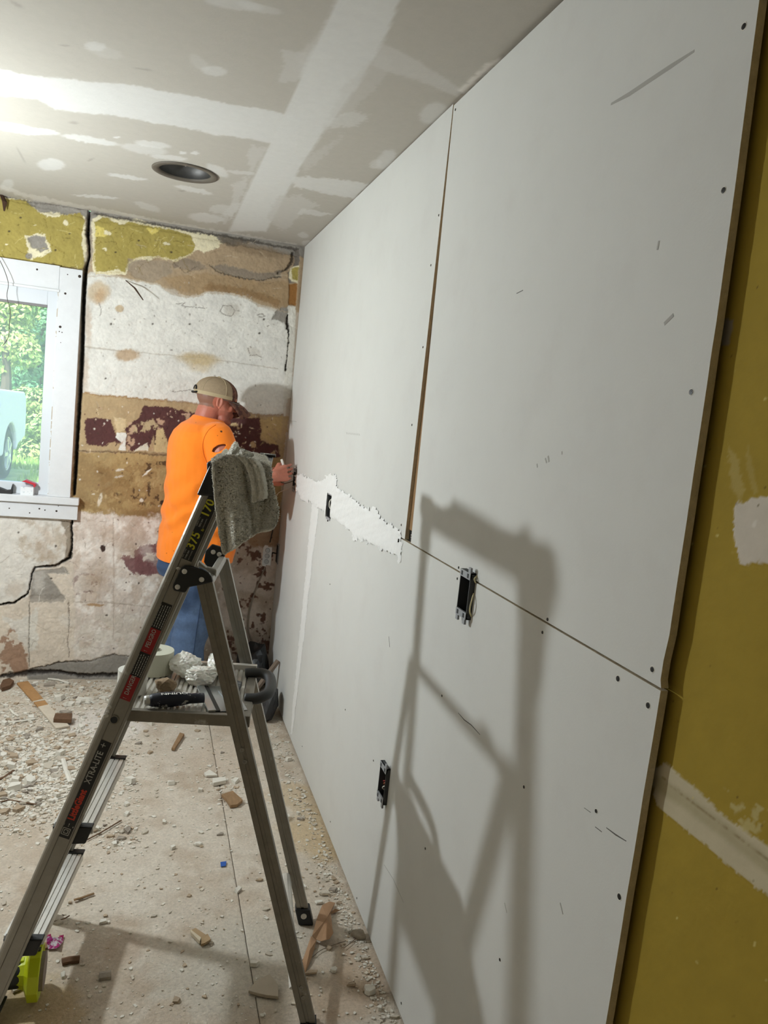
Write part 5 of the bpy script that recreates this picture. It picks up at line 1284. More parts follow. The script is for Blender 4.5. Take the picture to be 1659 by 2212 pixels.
hand(HL_, Vector((.80, -.45, .10)), Vector((.2, -.5, -.8)), Vector((.0, .1, 1.0)), (.55, .6, .65, .7), b)
def skin_col(co, no):
    n = len(co); base = np.tile(np.array(lin((190, 118, 96))), (n, 1))
    nz = fbm(co[:, 0] * 100 + co[:, 2] * 40, co[:, 1] * 100 + co[:, 2] * 100, 3.0, 3, 2)
    base *= (.86 + .28 * nz)[:, None]
    rel = co - np.array(tuple(HEAD)); fz = rel @ np.array(tuple(HFv)); uz = rel @ np.array(tuple(HUv)); sz = rel @ np.array(tuple(HSv))
    neckred = sstep(-.03, -.07, uz) * (co[:, 2] > 1.38); base = base * (1 - .35 * neckred[:, None]) + np.array(lin((168, 84, 68))) * .35 * neckred[:, None]
    lips = ((fz > .078) & (np.abs(uz + .057) < .011) & (np.abs(sz) < .022)); base[lips] = lin((166, 84, 76))
    brow = ((fz > .058) & (np.abs(uz - .028) < .005) & (np.abs(sz) > .012) & (np.abs(sz) < .045)); base[brow] = lin((96, 72, 58))
    beard = (uz < -.04) & (fz > .0) & (co[:, 2] > 1.42) & ~lips; base[beard] = base[beard] * .82
    hair = (fz < .0 - .35 * (uz + .03)) & (uz > -.035) & (uz < .03) & (np.abs(sz) < .12) & (co[:, 2] > 1.47); hm = hair.astype(float) * .75
    hm *= 1 - sstep(.0, .012, np.hypot(fz + .004, uz + .004) < .034)
    return base * (1 - hm[:, None]) + np.array(lin((112, 92, 78))) * hm[:, None]
body = remesh(b, 'body', mat('skin', (190, 118, 96), .5, attr='Col', bump=.12, bscale=150, sss=.08), man, .0034, 3, None, None, skin_col)
# eyes
m_eye = mat('eye_white', (226, 222, 214), .25); m_iris = mat('iris', (62, 74, 84), .2)
for s_ in (-1, 1):
    ey = MB().sphere(hp(.070, .031 * s_, .004), .0125, 14, 10).build('eye', m_eye, man, True); MB().sphere(hp(.0795, .031 * s_, .002), .0050, 10, 8).build('iris', m_iris, ey, True)
# shirt
b = MB(); rings = []
LEFT = [(338, 1204), (341, 1175), (347, 1135), (352, 1095), (357, 1050), (360, 1005), (362, 970), (366, 948), (376, 928), (392, 912), (408, 904), (418, 899)]
HALF = [.190, .192, .192, .188, .180, .170, .160, .150, .134, .108, .088, .078]
SIDE = [.195, .198, .200, .198, .196, .196, .198, .196, .180, .140, .100, .082]
for (lx, ly), a_, bb in zip(LEFT, HALF, SIDE):
    e_ = bak(lx, ly, PY); cxx = e_.x + math.sqrt((a_ * PF.x) ** 2 + (bb * PS.x) ** 2)
    rings.append([pp(a_ * math.copysign(abs(math.cos(q)) ** .88, math.cos(q)), bb * math.copysign(abs(math.sin(q)) ** .88, math.sin(q)), e_.z, (cxx, PY)) + Vector((0, 0, -.012 * math.cos(q) if e_.z > 1.46 else 0)) for q in [2 * math.pi * k / 28 for k in range(28)]])
HEMZ = bak(338, 1204, PY).z; TOPZ = bak(418, 899, PY).z; NECKC = sum(rings[-1], Vector((0, 0, 0))) / 28
b.loft(rings)
SRe = SR.lerp(ER, .66); SLe = SL.lerp(EL, .66)
b.capsule(SR + Vector((-.01, .03, -.005)), SR.lerp(ER, .5), .082, .076, 16); b.capsule(SR + Vector((0, .012, 0)), SRe, .080, .086, 20)
b.capsule(SL, SL.lerp(EL, .5), .075, .070, 16); b.tube([SL, SLe], [.074, .074], 18)
AR = (ER - SR).normalized()
tc_ = SR.lerp(ER, .40)
def fold_fn(co, no):
    x, y, z = co[:, 0], co[:, 1], co[:, 2]
    w1 = np.sin((z * 58 - x * 44 + y * 10 + (fbm(x * 40, z * 40, 8.0, 2, 1) - .5) * 9)) * .0050 * sstep(1.36, 1.0, z) * sstep(.3, .7, fbm(x * 40 + y * 30, z * 40, 7, 1, 6))
    w2 = np.sin((z * 40 + x * 66 + (fbm(y * 50, z * 50, 9.0, 2, 3) - .5) * 8)) * .0030 * sstep(1.46, 1.2, z) * sstep(.35, .7, fbm(x * 40 - y * 20, z * 40, 6, 1, 2))
    lim = sstep(HEMZ, HEMZ + .05, z) * .8 + .2
    return (w1 + w2 + (fbm(x * 100 + y * 60, z * 100, 15, 2, 4) - .5) * .009) * lim
TCX = bak(357, 1050, PY).x + .178
def shirt_cut(c):
    if c.z < HEMZ + .004: return True
    if c.z > NECKC.z - .02 and (c - NECKC).xy.length < .068: return True
    r_ = c - SR; al = r_.dot(AR)
    if al > (SRe - SR).length - .004 and (r_ - AR * al).length < .10 and c.y < 3.88 and al < .285 and ((c - pp(0, 0, c.z, (TCX, PY))).dot(PF) / .180) ** 2 + ((c - pp(0, 0, c.z, (TCX, PY))).dot(PS) / .197) ** 2 > 1.32: return True
    # the tear across the sleeve
    px, py = proj(np.array([tuple(c)])); px, py = px[0], py[0]
    ca, sa = math.cos(math.radians(-27)), math.sin(math.radians(-27)); x, y = px - 472.5, py - 968.5
    a_ = x * ca + y * sa; t_ = -x * sa + y * ca
    return c.y < 3.88 and abs(a_) < 19 and abs(t_) < 7.2 * (1 - (a_ / 19) ** 2)
m_shirt = mat('orange_cotton', (255, 132, 14), .85, var=.06, vscale=14, bump=.25, bscale=500, sheen=.2)
shirt = remesh(b, 'shirt', m_shirt, man, .0050, 5, shirt_cut, fold_fn)
md = shirt.modifiers.new('thick', 'SOLIDIFY'); md.thickness = .003; md.offset = -1
m_spot = mat('shirt_stain', (92, 52, 22), .9)
# seams of the shirt: shoulder seam, collar
def on_shirt(px, py):
    dv = Vector(ray(px, py)).normalized(); org = Vector(CAMP); sm = shirt
    ok, loc, nrm, _ = shirt.ray_cast(org - man.location, dv)
    return (loc + man.location, nrm) if ok else (None, None)
bpy.context.view_layer.update()
def shirt_line(pts, r_, m, name):
    ps = []
    for p in catmull(pts, 4):
        l_, n_ = on_shirt(p[0], p[1])
        if l_ is not None: ps.append(l_ + n_ * .0008)
    if len(ps) > 2: MB().tube(ps, r_, 5).build(name, m, shirt, True)
m_seam = mat('orange_seam', (216, 100, 14), .9)
shirt_line([(466, 918), (452, 928), (442, 944), (438, 962), (440, 980), (446, 996), (452, 1012)], .0016, m_seam, 'sleeve_seam')
for px, py, r_ in [(478, 932, .006), (484, 960, .004), (470, 941, .002), (423, 913, .002), (375, 1190, .002), (372, 1150, .0015), (360, 1195, .002)]:
    l_, n_ = on_shirt(px, py)
    if l_ is not None: MB().lathe(l_, n_, [(r_, -.0005), (r_ * .8, .001), (.0002, .0012)], 8).build('stain', m_spot, shirt)
# jeans
b = MB()
rings = []
for z, cf, a_, bb in [(.66, -.02, .140, .180), (.70, -.02, .150, .182), (.74, -.015, .152, .178), (.78, -.012, .142, .165), (.86, -.008, .135, .155)]:
    rings.append([pp(cf + a_ * math.cos(q), bb * math.sin(q), z, (BX - .005, PY)) for q in [2 * math.pi * k / 24 for k in range(24)]])
b.loft(rings)
for s_ in (-1, 1):
    pts = [(.70, -.015, .085, .104), (.62, -.008, .092, .100), (.50, .0, .094, .092), (.38, .0, .096, .088), (.25, -.01, .098, .084), (.12, -.015, .098, .084), (.035, -.015, .098, .086)]
    rg = []
    for z, cf, sd_, r_ in pts: rg.append([pp(cf + r_ * 1.0 * math.cos(q), sd_ * s_ + r_ * .92 * math.sin(q), z, (BX - .005, PY)) for q in [2 * math.pi * k / 18 for k in range(18)]])
    b.loft(rg)
def jean_fold(co, no):
    x, y, z = co[:, 0], co[:, 1], co[:, 2]
    return np.sin(z * 46 + x * 34 + y * 26 + (fbm(x * 40, z * 40, 7, 2, 2) - .5) * 9) * .004 + (fbm(x * 100, z * 100 + y * 50, 12, 2, 5) - .5) * .010
def jean_col(co, no):
    nz = fbm(co[:, 0] * 100 + co[:, 1] * 60, co[:, 2] * 60, 16, 4, 3); n2 = fbm(co[:, 0] * 300, co[:, 2] * 300, 3, 2, 1)
    m_ = sstep(.45, .68, nz)[:, None]; c = np.array(lin((52, 72, 104))) * (1 - m_) + np.array(lin((84, 106, 140))) * m_
    return c * (.85 + .3 * n2)[:, None]
jeans = remesh(b, 'jeans', mat('denim', (70, 92, 128), .9, attr='Col', var=.12, vscale=120, bump=.3, bscale=600), man, .0055, 3, lambda c: c.z > .855 or c.z < .04, jean_fold, jean_col)
bpy.context.view_layer.update()
ps = []
for p in catmull([(440, 1262), (434, 1300), (428, 1340), (422, 1380), (416, 1424)], 6):
    ok, loc, nrm, _ = jeans.ray_cast(Vector(CAMP) - man.location, Vector(ray(p[0], p[1])).normalized())
    if ok: ps.append(loc + man.location + nrm * .0008)
if len(ps) > 2: MB().tube(ps, .0022, 5).build('side_seam', mat('denim_seam', (44, 62, 92), .9), jeans, True)
for s_ in (-1, 1):
    an = pp(-.01, .10 * s_, 0, (BX - .01, PY)); mb = MB()
    rr = []
    for f_, w_, z0, z1 in ((-.085, .022, .012, .06), (-.06, .036, .0, .085), (.0, .040, .0, .088), (.07, .046, .0, .070), (.14, .046, .0, .052), (.19, .030, .004, .038), (.205, .010, .012, .026)):
        rr.append([an + PF * f_ + PS * (w_ * math.cos(q)) + Vector((0, 0, (z0 + z1) / 2 + (z1 - z0) / 2 * math.sin(q))) for q in [2 * math.pi * k / 12 for k in range(12)]])
    mb.loft(rr).build('shoe', mat('work_boot', (92, 70, 50), .8, var=.15), man, True)
# cap
m_cap = mat('cap_tan', (158, 138, 112), .95, var=.12, vscale=90, bump=.4, bscale=500); m_capf = mat('cap_camo', (112, 74, 58), .95, var=.2, vscale=40, c2=(74, 44, 38), c2scale=45, c2lo=.48, c2hi=.55); m_capd = mat('cap_dark', (30, 28, 27), .8)
def dome(f0, f1, mname, material, par, grow=0.0):
    mb = MB(); rg = []
    for i in range(0, 9):
        th = math.pi / 2 * i / 8; row = []
        for k in range(0, 25):
            q = f0 + (f1 - f0) * k / 24; rr_ = math.sin(th) if i else .02
            x = (.103 + grow) * rr_ * math.cos(q); y = (.083 + grow) * rr_ * math.sin(q); z = (.082 + grow) * math.cos(th) ** .9 if i < 8 else 0.0
            row.append(hp(-.012 + x, y, .030 + z))
        rg.append(row)
    rg.append([p - HUv * .014 for p in rg[-1]])
    mb.loft(rg, cap=False, closed=False)
    return mb.build(mname, material, par, True)
cap = dome(math.radians(52), math.radians(308), 'cap', m_cap, man)
dome(math.radians(-53), math.radians(53), 'front_panel', m_capf, cap, .001)
band = MB(); rg = []
for k in range(41):
    q = math.radians(52 + 256 * k / 40); rg.append([hp(-.012 + (.1045) * math.cos(q), .0845 * math.sin(q), u_) for u_ in (.016, .032)] + [hp(-.012 + (.1025) * math.cos(q), .0825 * math.sin(q), u_) for u_ in (.032, .016)])
band.loft(rg).build('band', mat('cap_band', (178, 160, 128), .95), cap)
for q in (75, 140, 180, 220, 285):
    q = math.radians(q); MB().tube([hp(-.012 + .1036 * math.sin(th) * math.cos(q), .0836 * math.sin(th) * math.sin(q), .030 + .0826 * math.cos(th) ** .9) for th in [math.pi / 2 * k / 10 for k in range(1, 11)]], .0013, 5).build('seam', mat('cap_seam', (186, 168, 138), .95), cap)
MB().sphere(hp(-.012, 0, .113), (.010, .010, .005), 10, 6, hax).build('button', MATS['cap_seam'], cap, True)
br = MB(); rg = []
for k in range(17):
    q = math.radians(-62 + 124 * k / 16); c_ = math.cos(q); row = []
    for r_, dz in ((.098, .018), (.140, .002), (.178 - .012 * abs(math.sin(q)), -.026)):
        rr_ = r_ if r_ < .1 else r_
        row.append(hp(-.012 + .103 * math.cos(q) + (r_ - .098) * 1.02, .083 * math.sin(q) * (1 + (r_ - .098) * .8), .018 + (dz - .018) - .040 * (math.sin(q) ** 2) * (r_ - .06) / .1))
    rg.append(row + [p - HUv * .004 for p in row[::-1]])
br.loft(rg).build('brim', m_capf, cap, True)
MB().tube([hp(-.112, .035, .022), hp(-.119, .0, .018), hp(-.112, -.035, .022)], .010, 8, .5).build('strap', m_capd, cap)
MB().tube([hp(-.113, 0, .034) + HSv * (.022 * math.cos(q)) + HUv * (.018 * math.sin(q)) for q in [math.pi * k / 10 for k in range(11)]], .005, 6).build('strap_loop', m_capd, cap)
# glasses
gls = MB()
for s_ in (-1, 1):
    gls.tube([hp(.006, .077 * s_, .012), hp(.050, .074 * s_, .010), hp(.090, .062 * s_, .006)], .0014, 6)
    c_ = [hp(.098 - .006 * abs(math.cos(q)), (.033 + .025 * math.cos(q)) * s_, .000 + .017 * math.sin(q)) for q in [2 * math.pi * k / 16 for k in range(17)]]
    gls.tube(c_, .0011, 5)
gls.tube([hp(.101, -.010, .006), hp(.101, .010, .006)], .0014, 6)
gls = gls.build('glasses', mat('glasses_frame', (120, 112, 104), .3, .7), man)
ln = mat('lens', (200, 210, 214), .05, spec=.6, alpha=.25)
for s_ in (-1, 1):
    MB().prism([hp(.097 - .006 * abs(math.cos(q)), (.033 + .024 * math.cos(q)) * s_, .016 * math.sin(q)) for q in [2 * math.pi * k / 16 for k in range(16)]], HFv * -.001).build('lens', ln, gls)
# what he holds
kn = empty('putty_knife', HR, 'slim white handled tool gripped in the man\'s hand', 'hand tool')
g0 = HR + Vector((.80, .42, .20)).normalized() * .070 + Vector((.0, .012, .022))
MB().tube([g0 + Vector((-.020, -.006, .046)), g0 + Vector((-.008, -.002, .018)), g0 + Vector((.006, .006, -.02))], [.006, .0065, .005], 8).build('handle', mat('tool_white', (222, 216, 208), .5), kn, True)
MB().tube([g0 + Vector((.006, .006, -.02)), g0 + Vector((.030, .020, -.048))], [.003, .002], 6).build('blade', m_al, kn)

# ================================================================== THINGS ON THE PLATFORM
def on_plat(px, py, z=PZ): return on(px, py, (0, 0, 1), z)
UPz = Vector((0, 0, 1))
def roll(px, py, r_, h_, z, label_, m):
    c = on_plat(px, py, z); c.z = z
    t_ = empty('tape_roll', c, label_, 'tape roll')
    MB().lathe(c, UPz, [(r_ * .32, 0), (r_, 0), (r_ * 1.005, h_ * .02), (r_ * 1.005, h_ * .98), (r_, h_), (r_ * .32, h_)], 36).build('tape', m, t_)
    MB().lathe(c, UPz, [(r_ * .33, -.0005), (r_ * .33, h_ + .001), (r_ * .27, h_ + .001), (r_ * .27, -.0005)], 24).build('core', mat('cardboard_core', (150, 146, 128), .9), t_)
    return t_
m_tape = mat('mesh_tape', (214, 214, 196), .85, bump=.5, bscale=900)
roll(332, 1450, .051, .062, PZ + .0, 'tall pale green white roll of joint tape on the platform', m_tape)
t2 = roll(284, 1494, .036, .060, PZ, 'white roll of joint tape behind the ladder rail', mat('paper_tape', (224, 222, 214), .85, var=.05, vscale=60))
def crumple(name, c, rx, ry, rz, m, label_, cat, seed, amp=.35, n=3):
    bm = bmesh.new(); bmesh.ops.create_icosphere(bm, subdivisions=n, radius=1.0); r2 = np.random.RandomState(seed)
    dirs = r2.randn(26, 3); dirs /= np.linalg.norm(dirs, axis=1)[:, None]; offs = r2.uniform(.62, 1.0, 26)
    for v_ in bm.verts:
        d = np.array(v_.co); dots = dirs @ d; k = 1.25
        for dr, of in zip(dirs, offs):
            q = dr @ d
            if q > 0: k = min(k, of / max(q, 1e-3))
        k *= 1 + (r2.rand() - .5) * amp * .3
        p = d * k; v_.co = (p[0] * rx, p[1] * ry, max(p[2], -.75) * rz)
    me = bpy.data.meshes.new(name); bm.to_mesh(me); bm.free(); me.materials.append(m)
    o = bpy.data.objects.new(name, me); o.location = c; link(o); tag(o, label_, cat)
    return o
m_bag = mat('thin_plastic', (226, 224, 216), .28, spec=.6, sss=.1)
def seat(px, py, rz, z=PZ): q = on_plat(px, py, z); return Vector((q.x, q.y, z + rz * .74))
crumple('plastic_bag', seat(438, 1475, .030), .052, .045, .030, m_bag, 'crumpled white plastic bag lying beside the dark knife', 'plastic bag', 5, .5, 4)
crumple('plastic_bag', seat(470, 1456, .034), .042, .05, .034, m_bag, 'crumpled white plastic bag near the rear ladder leg', 'plastic bag', 15, .5, 4)
crumple('plastic_bag', seat(401, 1457, .036), .046, .050, .036, m_bag, 'crumpled white plastic bag against the tall tape roll', 'plastic bag', 25, .5, 4)
crumple('rag', seat(355, 1492, .022), .030, .035, .022, mat('brown_rag', (146, 124, 98), .95, var=.3, vscale=50), 'small brown crumpled rag among the plastic bags', 'rag', 9, .6)
# drywall knife with the dark handle
kq0 = on_plat(322, 1513, PZ + .019); kq1 = on_plat(440, 1509, PZ + .017)
kd = (kq1 - kq0); kd.z = 0; kd.normalize(); ky = UPz.cross(kd)
kf = empty('drywall_knife', kq0 - UPz * .019, 'wide drywall knife with a navy handle on the platform', 'knife')
Lk = (kq1 - kq0).length
hp_ = [(0.0, .012, .013), (.008, .016, .016), (.04, .018, .0194), (.60 * Lk, .015, .017), (.74 * Lk, .011, .013), (.86 * Lk, .013, .013), (Lk, .015, .012)]
rg = [[kq0 + kd * x + ky * (a_ * math.cos(q)) + UPz * (c_ * math.sin(q)) for q in [2 * math.pi * k / 14 for k in range(14)]] for x, a_, c_ in hp_]
MB().loft(rg).build('handle', mat('navy_grip', (26, 30, 46), .5, c2=(176, 174, 172), c2scale=38, c2lo=.60, c2hi=.63), kf, True)
MB().lathe(kq0 + kd * .004, -kd, [(.0125, 0), (.013, .010), (.011, .016), (.0005, .017)], 16).build('end_cap', mat('steel_cap', (196, 196, 192), .35, .7), kf, True)
text_mesh('QUINN', .017, kq0 + kd * (.058) + UPz * .0172 - ky * .009, -kd, -ky, m_lwh, 'lettering', kf, .0003, 'CENTER', .0015, 1.15)
bc = kq0 + kd * (Lk + .002) - UPz * .0171
m_steel = mat('knife_steel', (196, 200, 204), .22, .9, .05, 30)
MB().hexa([bc - ky * .055 + UPz * .001, bc + kd * .022 - ky * .055 + UPz * .001, bc + kd * .022 + ky * .115 + UPz * .001, bc + ky * .115 + UPz * .001, bc - ky * .055 + UPz * .006, bc + kd * .020 - ky * .055 + UPz * .006, bc + kd * .020 + ky * .115 + UPz * .006, bc + ky * .115 + UPz * .006]).build('spine', m_steel, kf, bevel=.001)
MB().hexa([bc + kd * .018 - ky * .055 + UPz * .001, bc + kd * .030 - ky * .055 + UPz * .001, bc + kd * .030 + ky * .115 + UPz * .001, bc + kd * .018 + ky * .115 + UPz * .001, bc + kd * .018 - ky * .055 + UPz * .005, bc + kd * .030 - ky * .055 + UPz * .005, bc + kd * .030 + ky * .115 + UPz * .005, bc + kd * .018 + ky * .115 + UPz * .005]).build('rubber_strip', m_blk, kf)
MB().hexa([bc + kd * .028 - ky * .055 + UPz * .001, bc + kd * .098 - ky * .055 + UPz * .001, bc + kd * .098 + ky * .115 + UPz * .001, bc + kd * .028 + ky * .115 + UPz * .001, bc + kd * .028 - ky * .055 + UPz * .0022, bc + kd * .098 - ky * .055 + UPz * .0022, bc + kd * .098 + ky * .115 + UPz * .0022, bc + kd * .028 + ky * .115 + UPz * .0022]).build('blade', m_steel, kf)
# a second knife on top of it, by the rear leg
k2 = bc + kd * .070 + ky * .02 + UPz * .0020
kn2 = empty('putty_knife', k2, 'dark handled putty knife lying over the wide blade', 'knife')
MB().hexa([k2 - ky * .07 - kd * .006, k2 - ky * .07 + kd * .020, k2 + ky * .06 + kd * .014, k2 + ky * .06 - kd * .02, k2 - ky * .07 - kd * .006 + UPz * .002, k2 - ky * .07 + kd * .020 + UPz * .002, k2 + ky * .06 + kd * .014 + UPz * .002, k2 + ky * .06 - kd * .02 + UPz * .002]).build('blade', m_steel, kn2)
MB().hexa([k2 + ky * .03 - kd * .004, k2 + ky * .02 + kd * .026, k2 + ky * .09 + kd * .05, k2 + ky * .11 + kd * .02, k2 + ky * .03 - kd * .004 + UPz * .014, k2 + ky * .02 + kd * .026 + UPz * .014, k2 + ky * .09 + kd * .05 + UPz * .014, k2 + ky * .11 + kd * .02 + UPz * .014]).build('handle', mat('charcoal_grip', (58, 60, 62), .6, c2=(120, 122, 122), c2scale=40, c2lo=.6, c2hi=.64), kn2, bevel=.004)

# ================================================================== RUBBLE AND LITTER ON THE FLOOR
KEEP = []                                  # floor patches that loose chips may not poke through
def disc(x, y, r_): KEEP.append([(x + r_ * math.cos(k * .7854), y + r_ * math.sin(k * .7854)) for k in range(8)])
for f_, u0_ in ((fw, UN + .015), (fw, UF - .008), (rw, UF - .012), (rw, UN + .015)): disc(*lp(f_(0), u0_, 0).xy, .045)
for s_ in (-1, 1):
    for q_ in (-.05, .04, .13): disc(*pp(q_ - .01, .10 * s_, 0, (BX - .01, PY)).xy, .055)
for k in range(3): disc(LAMP_POS.x + .38 * math.cos(2 * math.pi * k / 3 + 2.6), LAMP_POS.y + .38 * math.sin(2 * math.pi * k / 3 + 2.6), .02)
disc(.615, 4.08, .10); disc(.655, 3.68, .055); disc(.655, 3.75, .055); disc(.545, 3.85, .03)
def blocked(x, y):
    for pg in KEEP:
        ins = False; n = len(pg)
        for i in range(n):
            (ax, ay), (bx, by) = pg[i], pg[(i + 1) % n]
            if (ay > y) != (by > y) and x < (bx - ax) * (y - ay) / (by - ay) + ax: ins = not ins
        if ins: return True
    return False
def slab(poly_px, th, m, name, label_, cat, z=0.0, tilt_=0.0, group=None, z2=None):
    """a flat piece: outline on the floor, real thickness"""
    pts = [flo(px, py, z) for px, py in poly_px]; KEEP.append([(p.x, p.y) for p in pts])
    c = sum(pts, Vector((0, 0, 0))) / len(pts)
    mb = MB().prism(pts, (0, 0, th))
    if tilt_:
        mb.v = [tuple(Vector(v_) + Vector((0, 0, max(0, (Vector(v_) - c).x) * tilt_))) for v_ in mb.v]
    o = mb.build(name, m, None, origin=c, bevel=min(.0012, th * .25)); tag(o, label_, cat, group)
    return o
m_lathw = mat('bare_lath', (176, 134, 88), .9, var=.18, vscale=30); m_lathp = mat('painted_lath', (210, 198, 180), .85, var=.12, vscale=40); m_dkw = mat('dark_wood', (104, 76, 54), .9, var=.3, vscale=40); m_wood = mat('splinter_wood', (150, 120, 88), .95, var=.3, vscale=50, stretch=(1, .2, 1))
m_pl = mat('plaster_chunk', (206, 196, 180), .95, var=.2, vscale=40, bump=.5, bscale=90); m_pl2 = mat('plaster_chunk_tan', (186, 166, 142), .95, var=.25, vscale=40, bump=.5, bscale=90); m_pl3 = mat('plaster_chunk_grey', (164, 154, 142), .95, var=.25, vscale=40, bump=.5, bscale=90); m_plw = mat('plaster_white', (224, 219, 208), .9, var=.1, vscale=40)
bd = empty('lath_board', flo(90, 1525), 'thin board, half bare tan wood and half white painted, on the rubble', 'board')
def bp(poly_px, m, nm, th=.008, z=.002):
    KEEP.append([flo(px, py, z).xy[:] for px, py in poly_px])
    return MB().prism([flo(px, py, z) for px, py in poly_px], (0, 0, th)).build(nm, m, bd)
bp([(36, 1478), (60, 1474), (104, 1525), (82, 1530)], m_lathw, 'bare_wood'); bp([(82, 1530), (104, 1525), (126, 1547), (150, 1571), (121, 1576)], m_lathp, 'painted_wood'); bp([(70, 1519), (95, 1513), (97, 1516), (73, 1520)], m_lathp, 'paint_strip', .0095)
slab([(115, 1561), (119, 1549), (156, 1549), (154, 1563)], .020, m_dkw, 'wood_block', 'dark brown wood block lying on the painted board end', 'wood block', z=.0095)
slab([(370, 1621), (377, 1622), (398, 1590), (388, 1587)], .012, m_wood, 'wood_scrap', 'narrow brown wood scrap on bare floor behind the ladder', 'wood scrap', .001)
slab([(478, 1722), (502, 1714), (524, 1734), (512, 1744), (497, 1746), (490, 1734)], .013, m_wood, 'wood_scrap', 'splintered brown wood scrap beside the floor seam', 'wood scrap', .001)
slab([(458, 1688), (486, 1685), (488, 1693), (460, 1699)], .016, m_plw, 'plaster_brick', 'small white plaster block near the floor seam', 'plaster piece', .001)
slab([(440, 1674), (452, 1666), (470, 1678), (445, 1679)], .009, m_plw, 'plaster_flake', 'pointed white plaster flake above the small white block', 'plaster piece', .001)
slab([(536, 2146), (552, 2124), (582, 2110), (600, 2132), (601, 2159), (575, 2156), (556, 2152)], .009, mat('wedge_plaster', (184, 172, 154), .92, var=.08, vscale=30), 'plaster_wedge', 'large flat wedge shaped plaster piece on the floor seam', 'plaster piece', .001)
slab([(0, 1488), (6, 1476), (20, 1472), (30, 1478), (22, 1488), (4, 1494)], .020, m_dkw, 'wood_block', 'dark broken wood chunk beside the tan board end', 'wood block', .001)
slab([(128, 1540), (142, 1538), (156, 1541), (140, 1545)], .012, m_pl3, 'plaster_flake', 'grey plaster flake just behind the dark wood block', 'plaster piece', .001)
def stick(path, r_, m, label_, flat=.5, name='wood_stick', cat='stick', z=.004):
    o = MB().tube([flo(px, py, z) for px, py in path], r_, 6, flat).build(name, m); tag(o, label_, cat); return o
stick([(-30, 1563), (0, 1561), (50, 1557), (76, 1552)], .007, m_plw, 'long white stick at the edge of the rubble'); stick([(22, 1532), (30, 1541), (40, 1547)], .006, m_plw, 'short white stick left of the tan board')
stick([(136, 1640), (142, 1662), (152, 1690)], .010, m_plw, 'flat white stick beside the lettered ladder rail'); stick([(104, 1466), (125, 1468), (150, 1476)], .008, m_plw, 'white strip at the foot of the plaster wall')
stick([(188, 1814), (215, 1800), (262, 1772)], .0025, m_dkw, 'thin brown twig behind the ladder tread', 1.0); stick([(160, 1944), (180, 1938), (203, 1930)], .004, m_wood, 'short brown twig on the lit floor', .8)
stick([(-10, 1735), (20, 1728), (80, 1738)], .003, m_dkw, 'long thin dark splinter over the rubble', 1.0); stick([(-20, 1690), (10, 1678), (30, 1664)], .006, m_dkw, 'dark brown splinter at the rubble edge')
stick([(66, 1698), (72, 1690), (78, 1688)], .010, m_pl3, 'short grey stub in the rubble'); stick([(82, 2058), (88, 2049), (104, 2040)], .012, m_wood, 'tan wood sliver beside the pink wrapper', .35)
stick([(108, 2046), (122, 2034)], .010, m_lathw, 'tan splinter touching the pink wrapper', .3); stick([(52, 2082), (78, 2066), (92, 2058)], .022, m_pl, 'pale stick behind the lime green tool', .5); stick([(26, 2140), (60, 2124), (72, 2118)], .009, m_pl, 'pale stick under the lime green tool', .6)
stick([(112, 1992), (140, 1984), (150, 1978)], .0018, m_dkw, 'thin dark twig by the shadow edge', 1.0)
stick([(134, 2078), (150, 2074), (172, 2072)], .012, m_dkw, 'stubby dark brown wood chip in shade', .7, 'wood_chip', 'wood chip')
stick([(214, 2110), (240, 2106)], .014, m_pl3, 'small grey brown block in the ladder shadow', .7, 'plaster_chunk', 'plaster piece')
# folded cardboard piece
cb = mat('cardboard', (172, 146, 112), .9, var=.1); cbw = mat('cardboard_pale', (206, 192, 168), .9, var=.08)
fb = empty('cardboard_scrap', flo(435, 2028), 'folded scrap of tan cardboard in the light patch', 'cardboard')
MB().prism([flo(411, 2014, .003), flo(422, 2008, .003), flo(444, 2023, .003), flo(434, 2032, .003)], (0, 0, .006)).build('panel', cb, fb); MB().prism([flo(411, 2014, .003), flo(434, 2032, .003), flo(431, 2040, .001), flo(412, 2020, .001)], (0, 0, .010)).build('panel', cbw, fb); MB().prism([flo(434, 2030, .004), flo(448, 2022, .004), flo(455, 2034, .004), flo(442, 2042, .004), flo(434, 2045, .001)], (0, 0, .008)).build('panel', cb, fb)
# torn brown paper by the rear foot
pap = mat('kraft_paper', (168, 132, 100), .9, var=.1, vscale=25, bump=.3, bscale=60)
tp_ = empty('torn_paper', flo(690, 2010), 'torn brown kraft paper beside the ladder\'s rear foot', 'paper')
def sheet_px(pts, zs_, nm):
    n = len(pts); top = [flo(px, py, z) for (px, py), z in zip(pts, zs_)]; c = sum(top, Vector((0, 0, 0))) / n + Vector((0, 0, .010))
    MB().add([c] + top + [c - Vector((0, 0, .001))] + [p - Vector((0, 0, .0008)) for p in top], [(0, 1 + i, 1 + (i + 1) % n) for i in range(n)] + [(n + 1, n + 2 + (i + 1) % n, n + 2 + i) for i in range(n)] + [(1 + i, n + 2 + i, n + 2 + (i + 1) % n, 1 + (i + 1) % n) for i in range(n)]).build(nm, pap, tp_)
sheet_px([(653, 2076), (672, 2022), (684, 2030), (674, 2066), (658, 2106)], [.003, .006, .008, .006, .003], 'strip')
sheet_px([(674, 2022), (684, 1985), (696, 1955), (712, 1947), (724, 1950), (720, 1960), (714, 1968), (716, 1985), (718, 2004), (720, 2015), (712, 2028), (694, 2033), (682, 2029)], [.02, .03, .022, .012, .006, .005, .012, .018, .026, .030, .026, .014, .012], 'wad')
sheet_px([(714, 1970), (722, 1964), (735, 1966), (726, 1970), (716, 1974)], [.004, .006, .004, .004, .004], 'scrap')
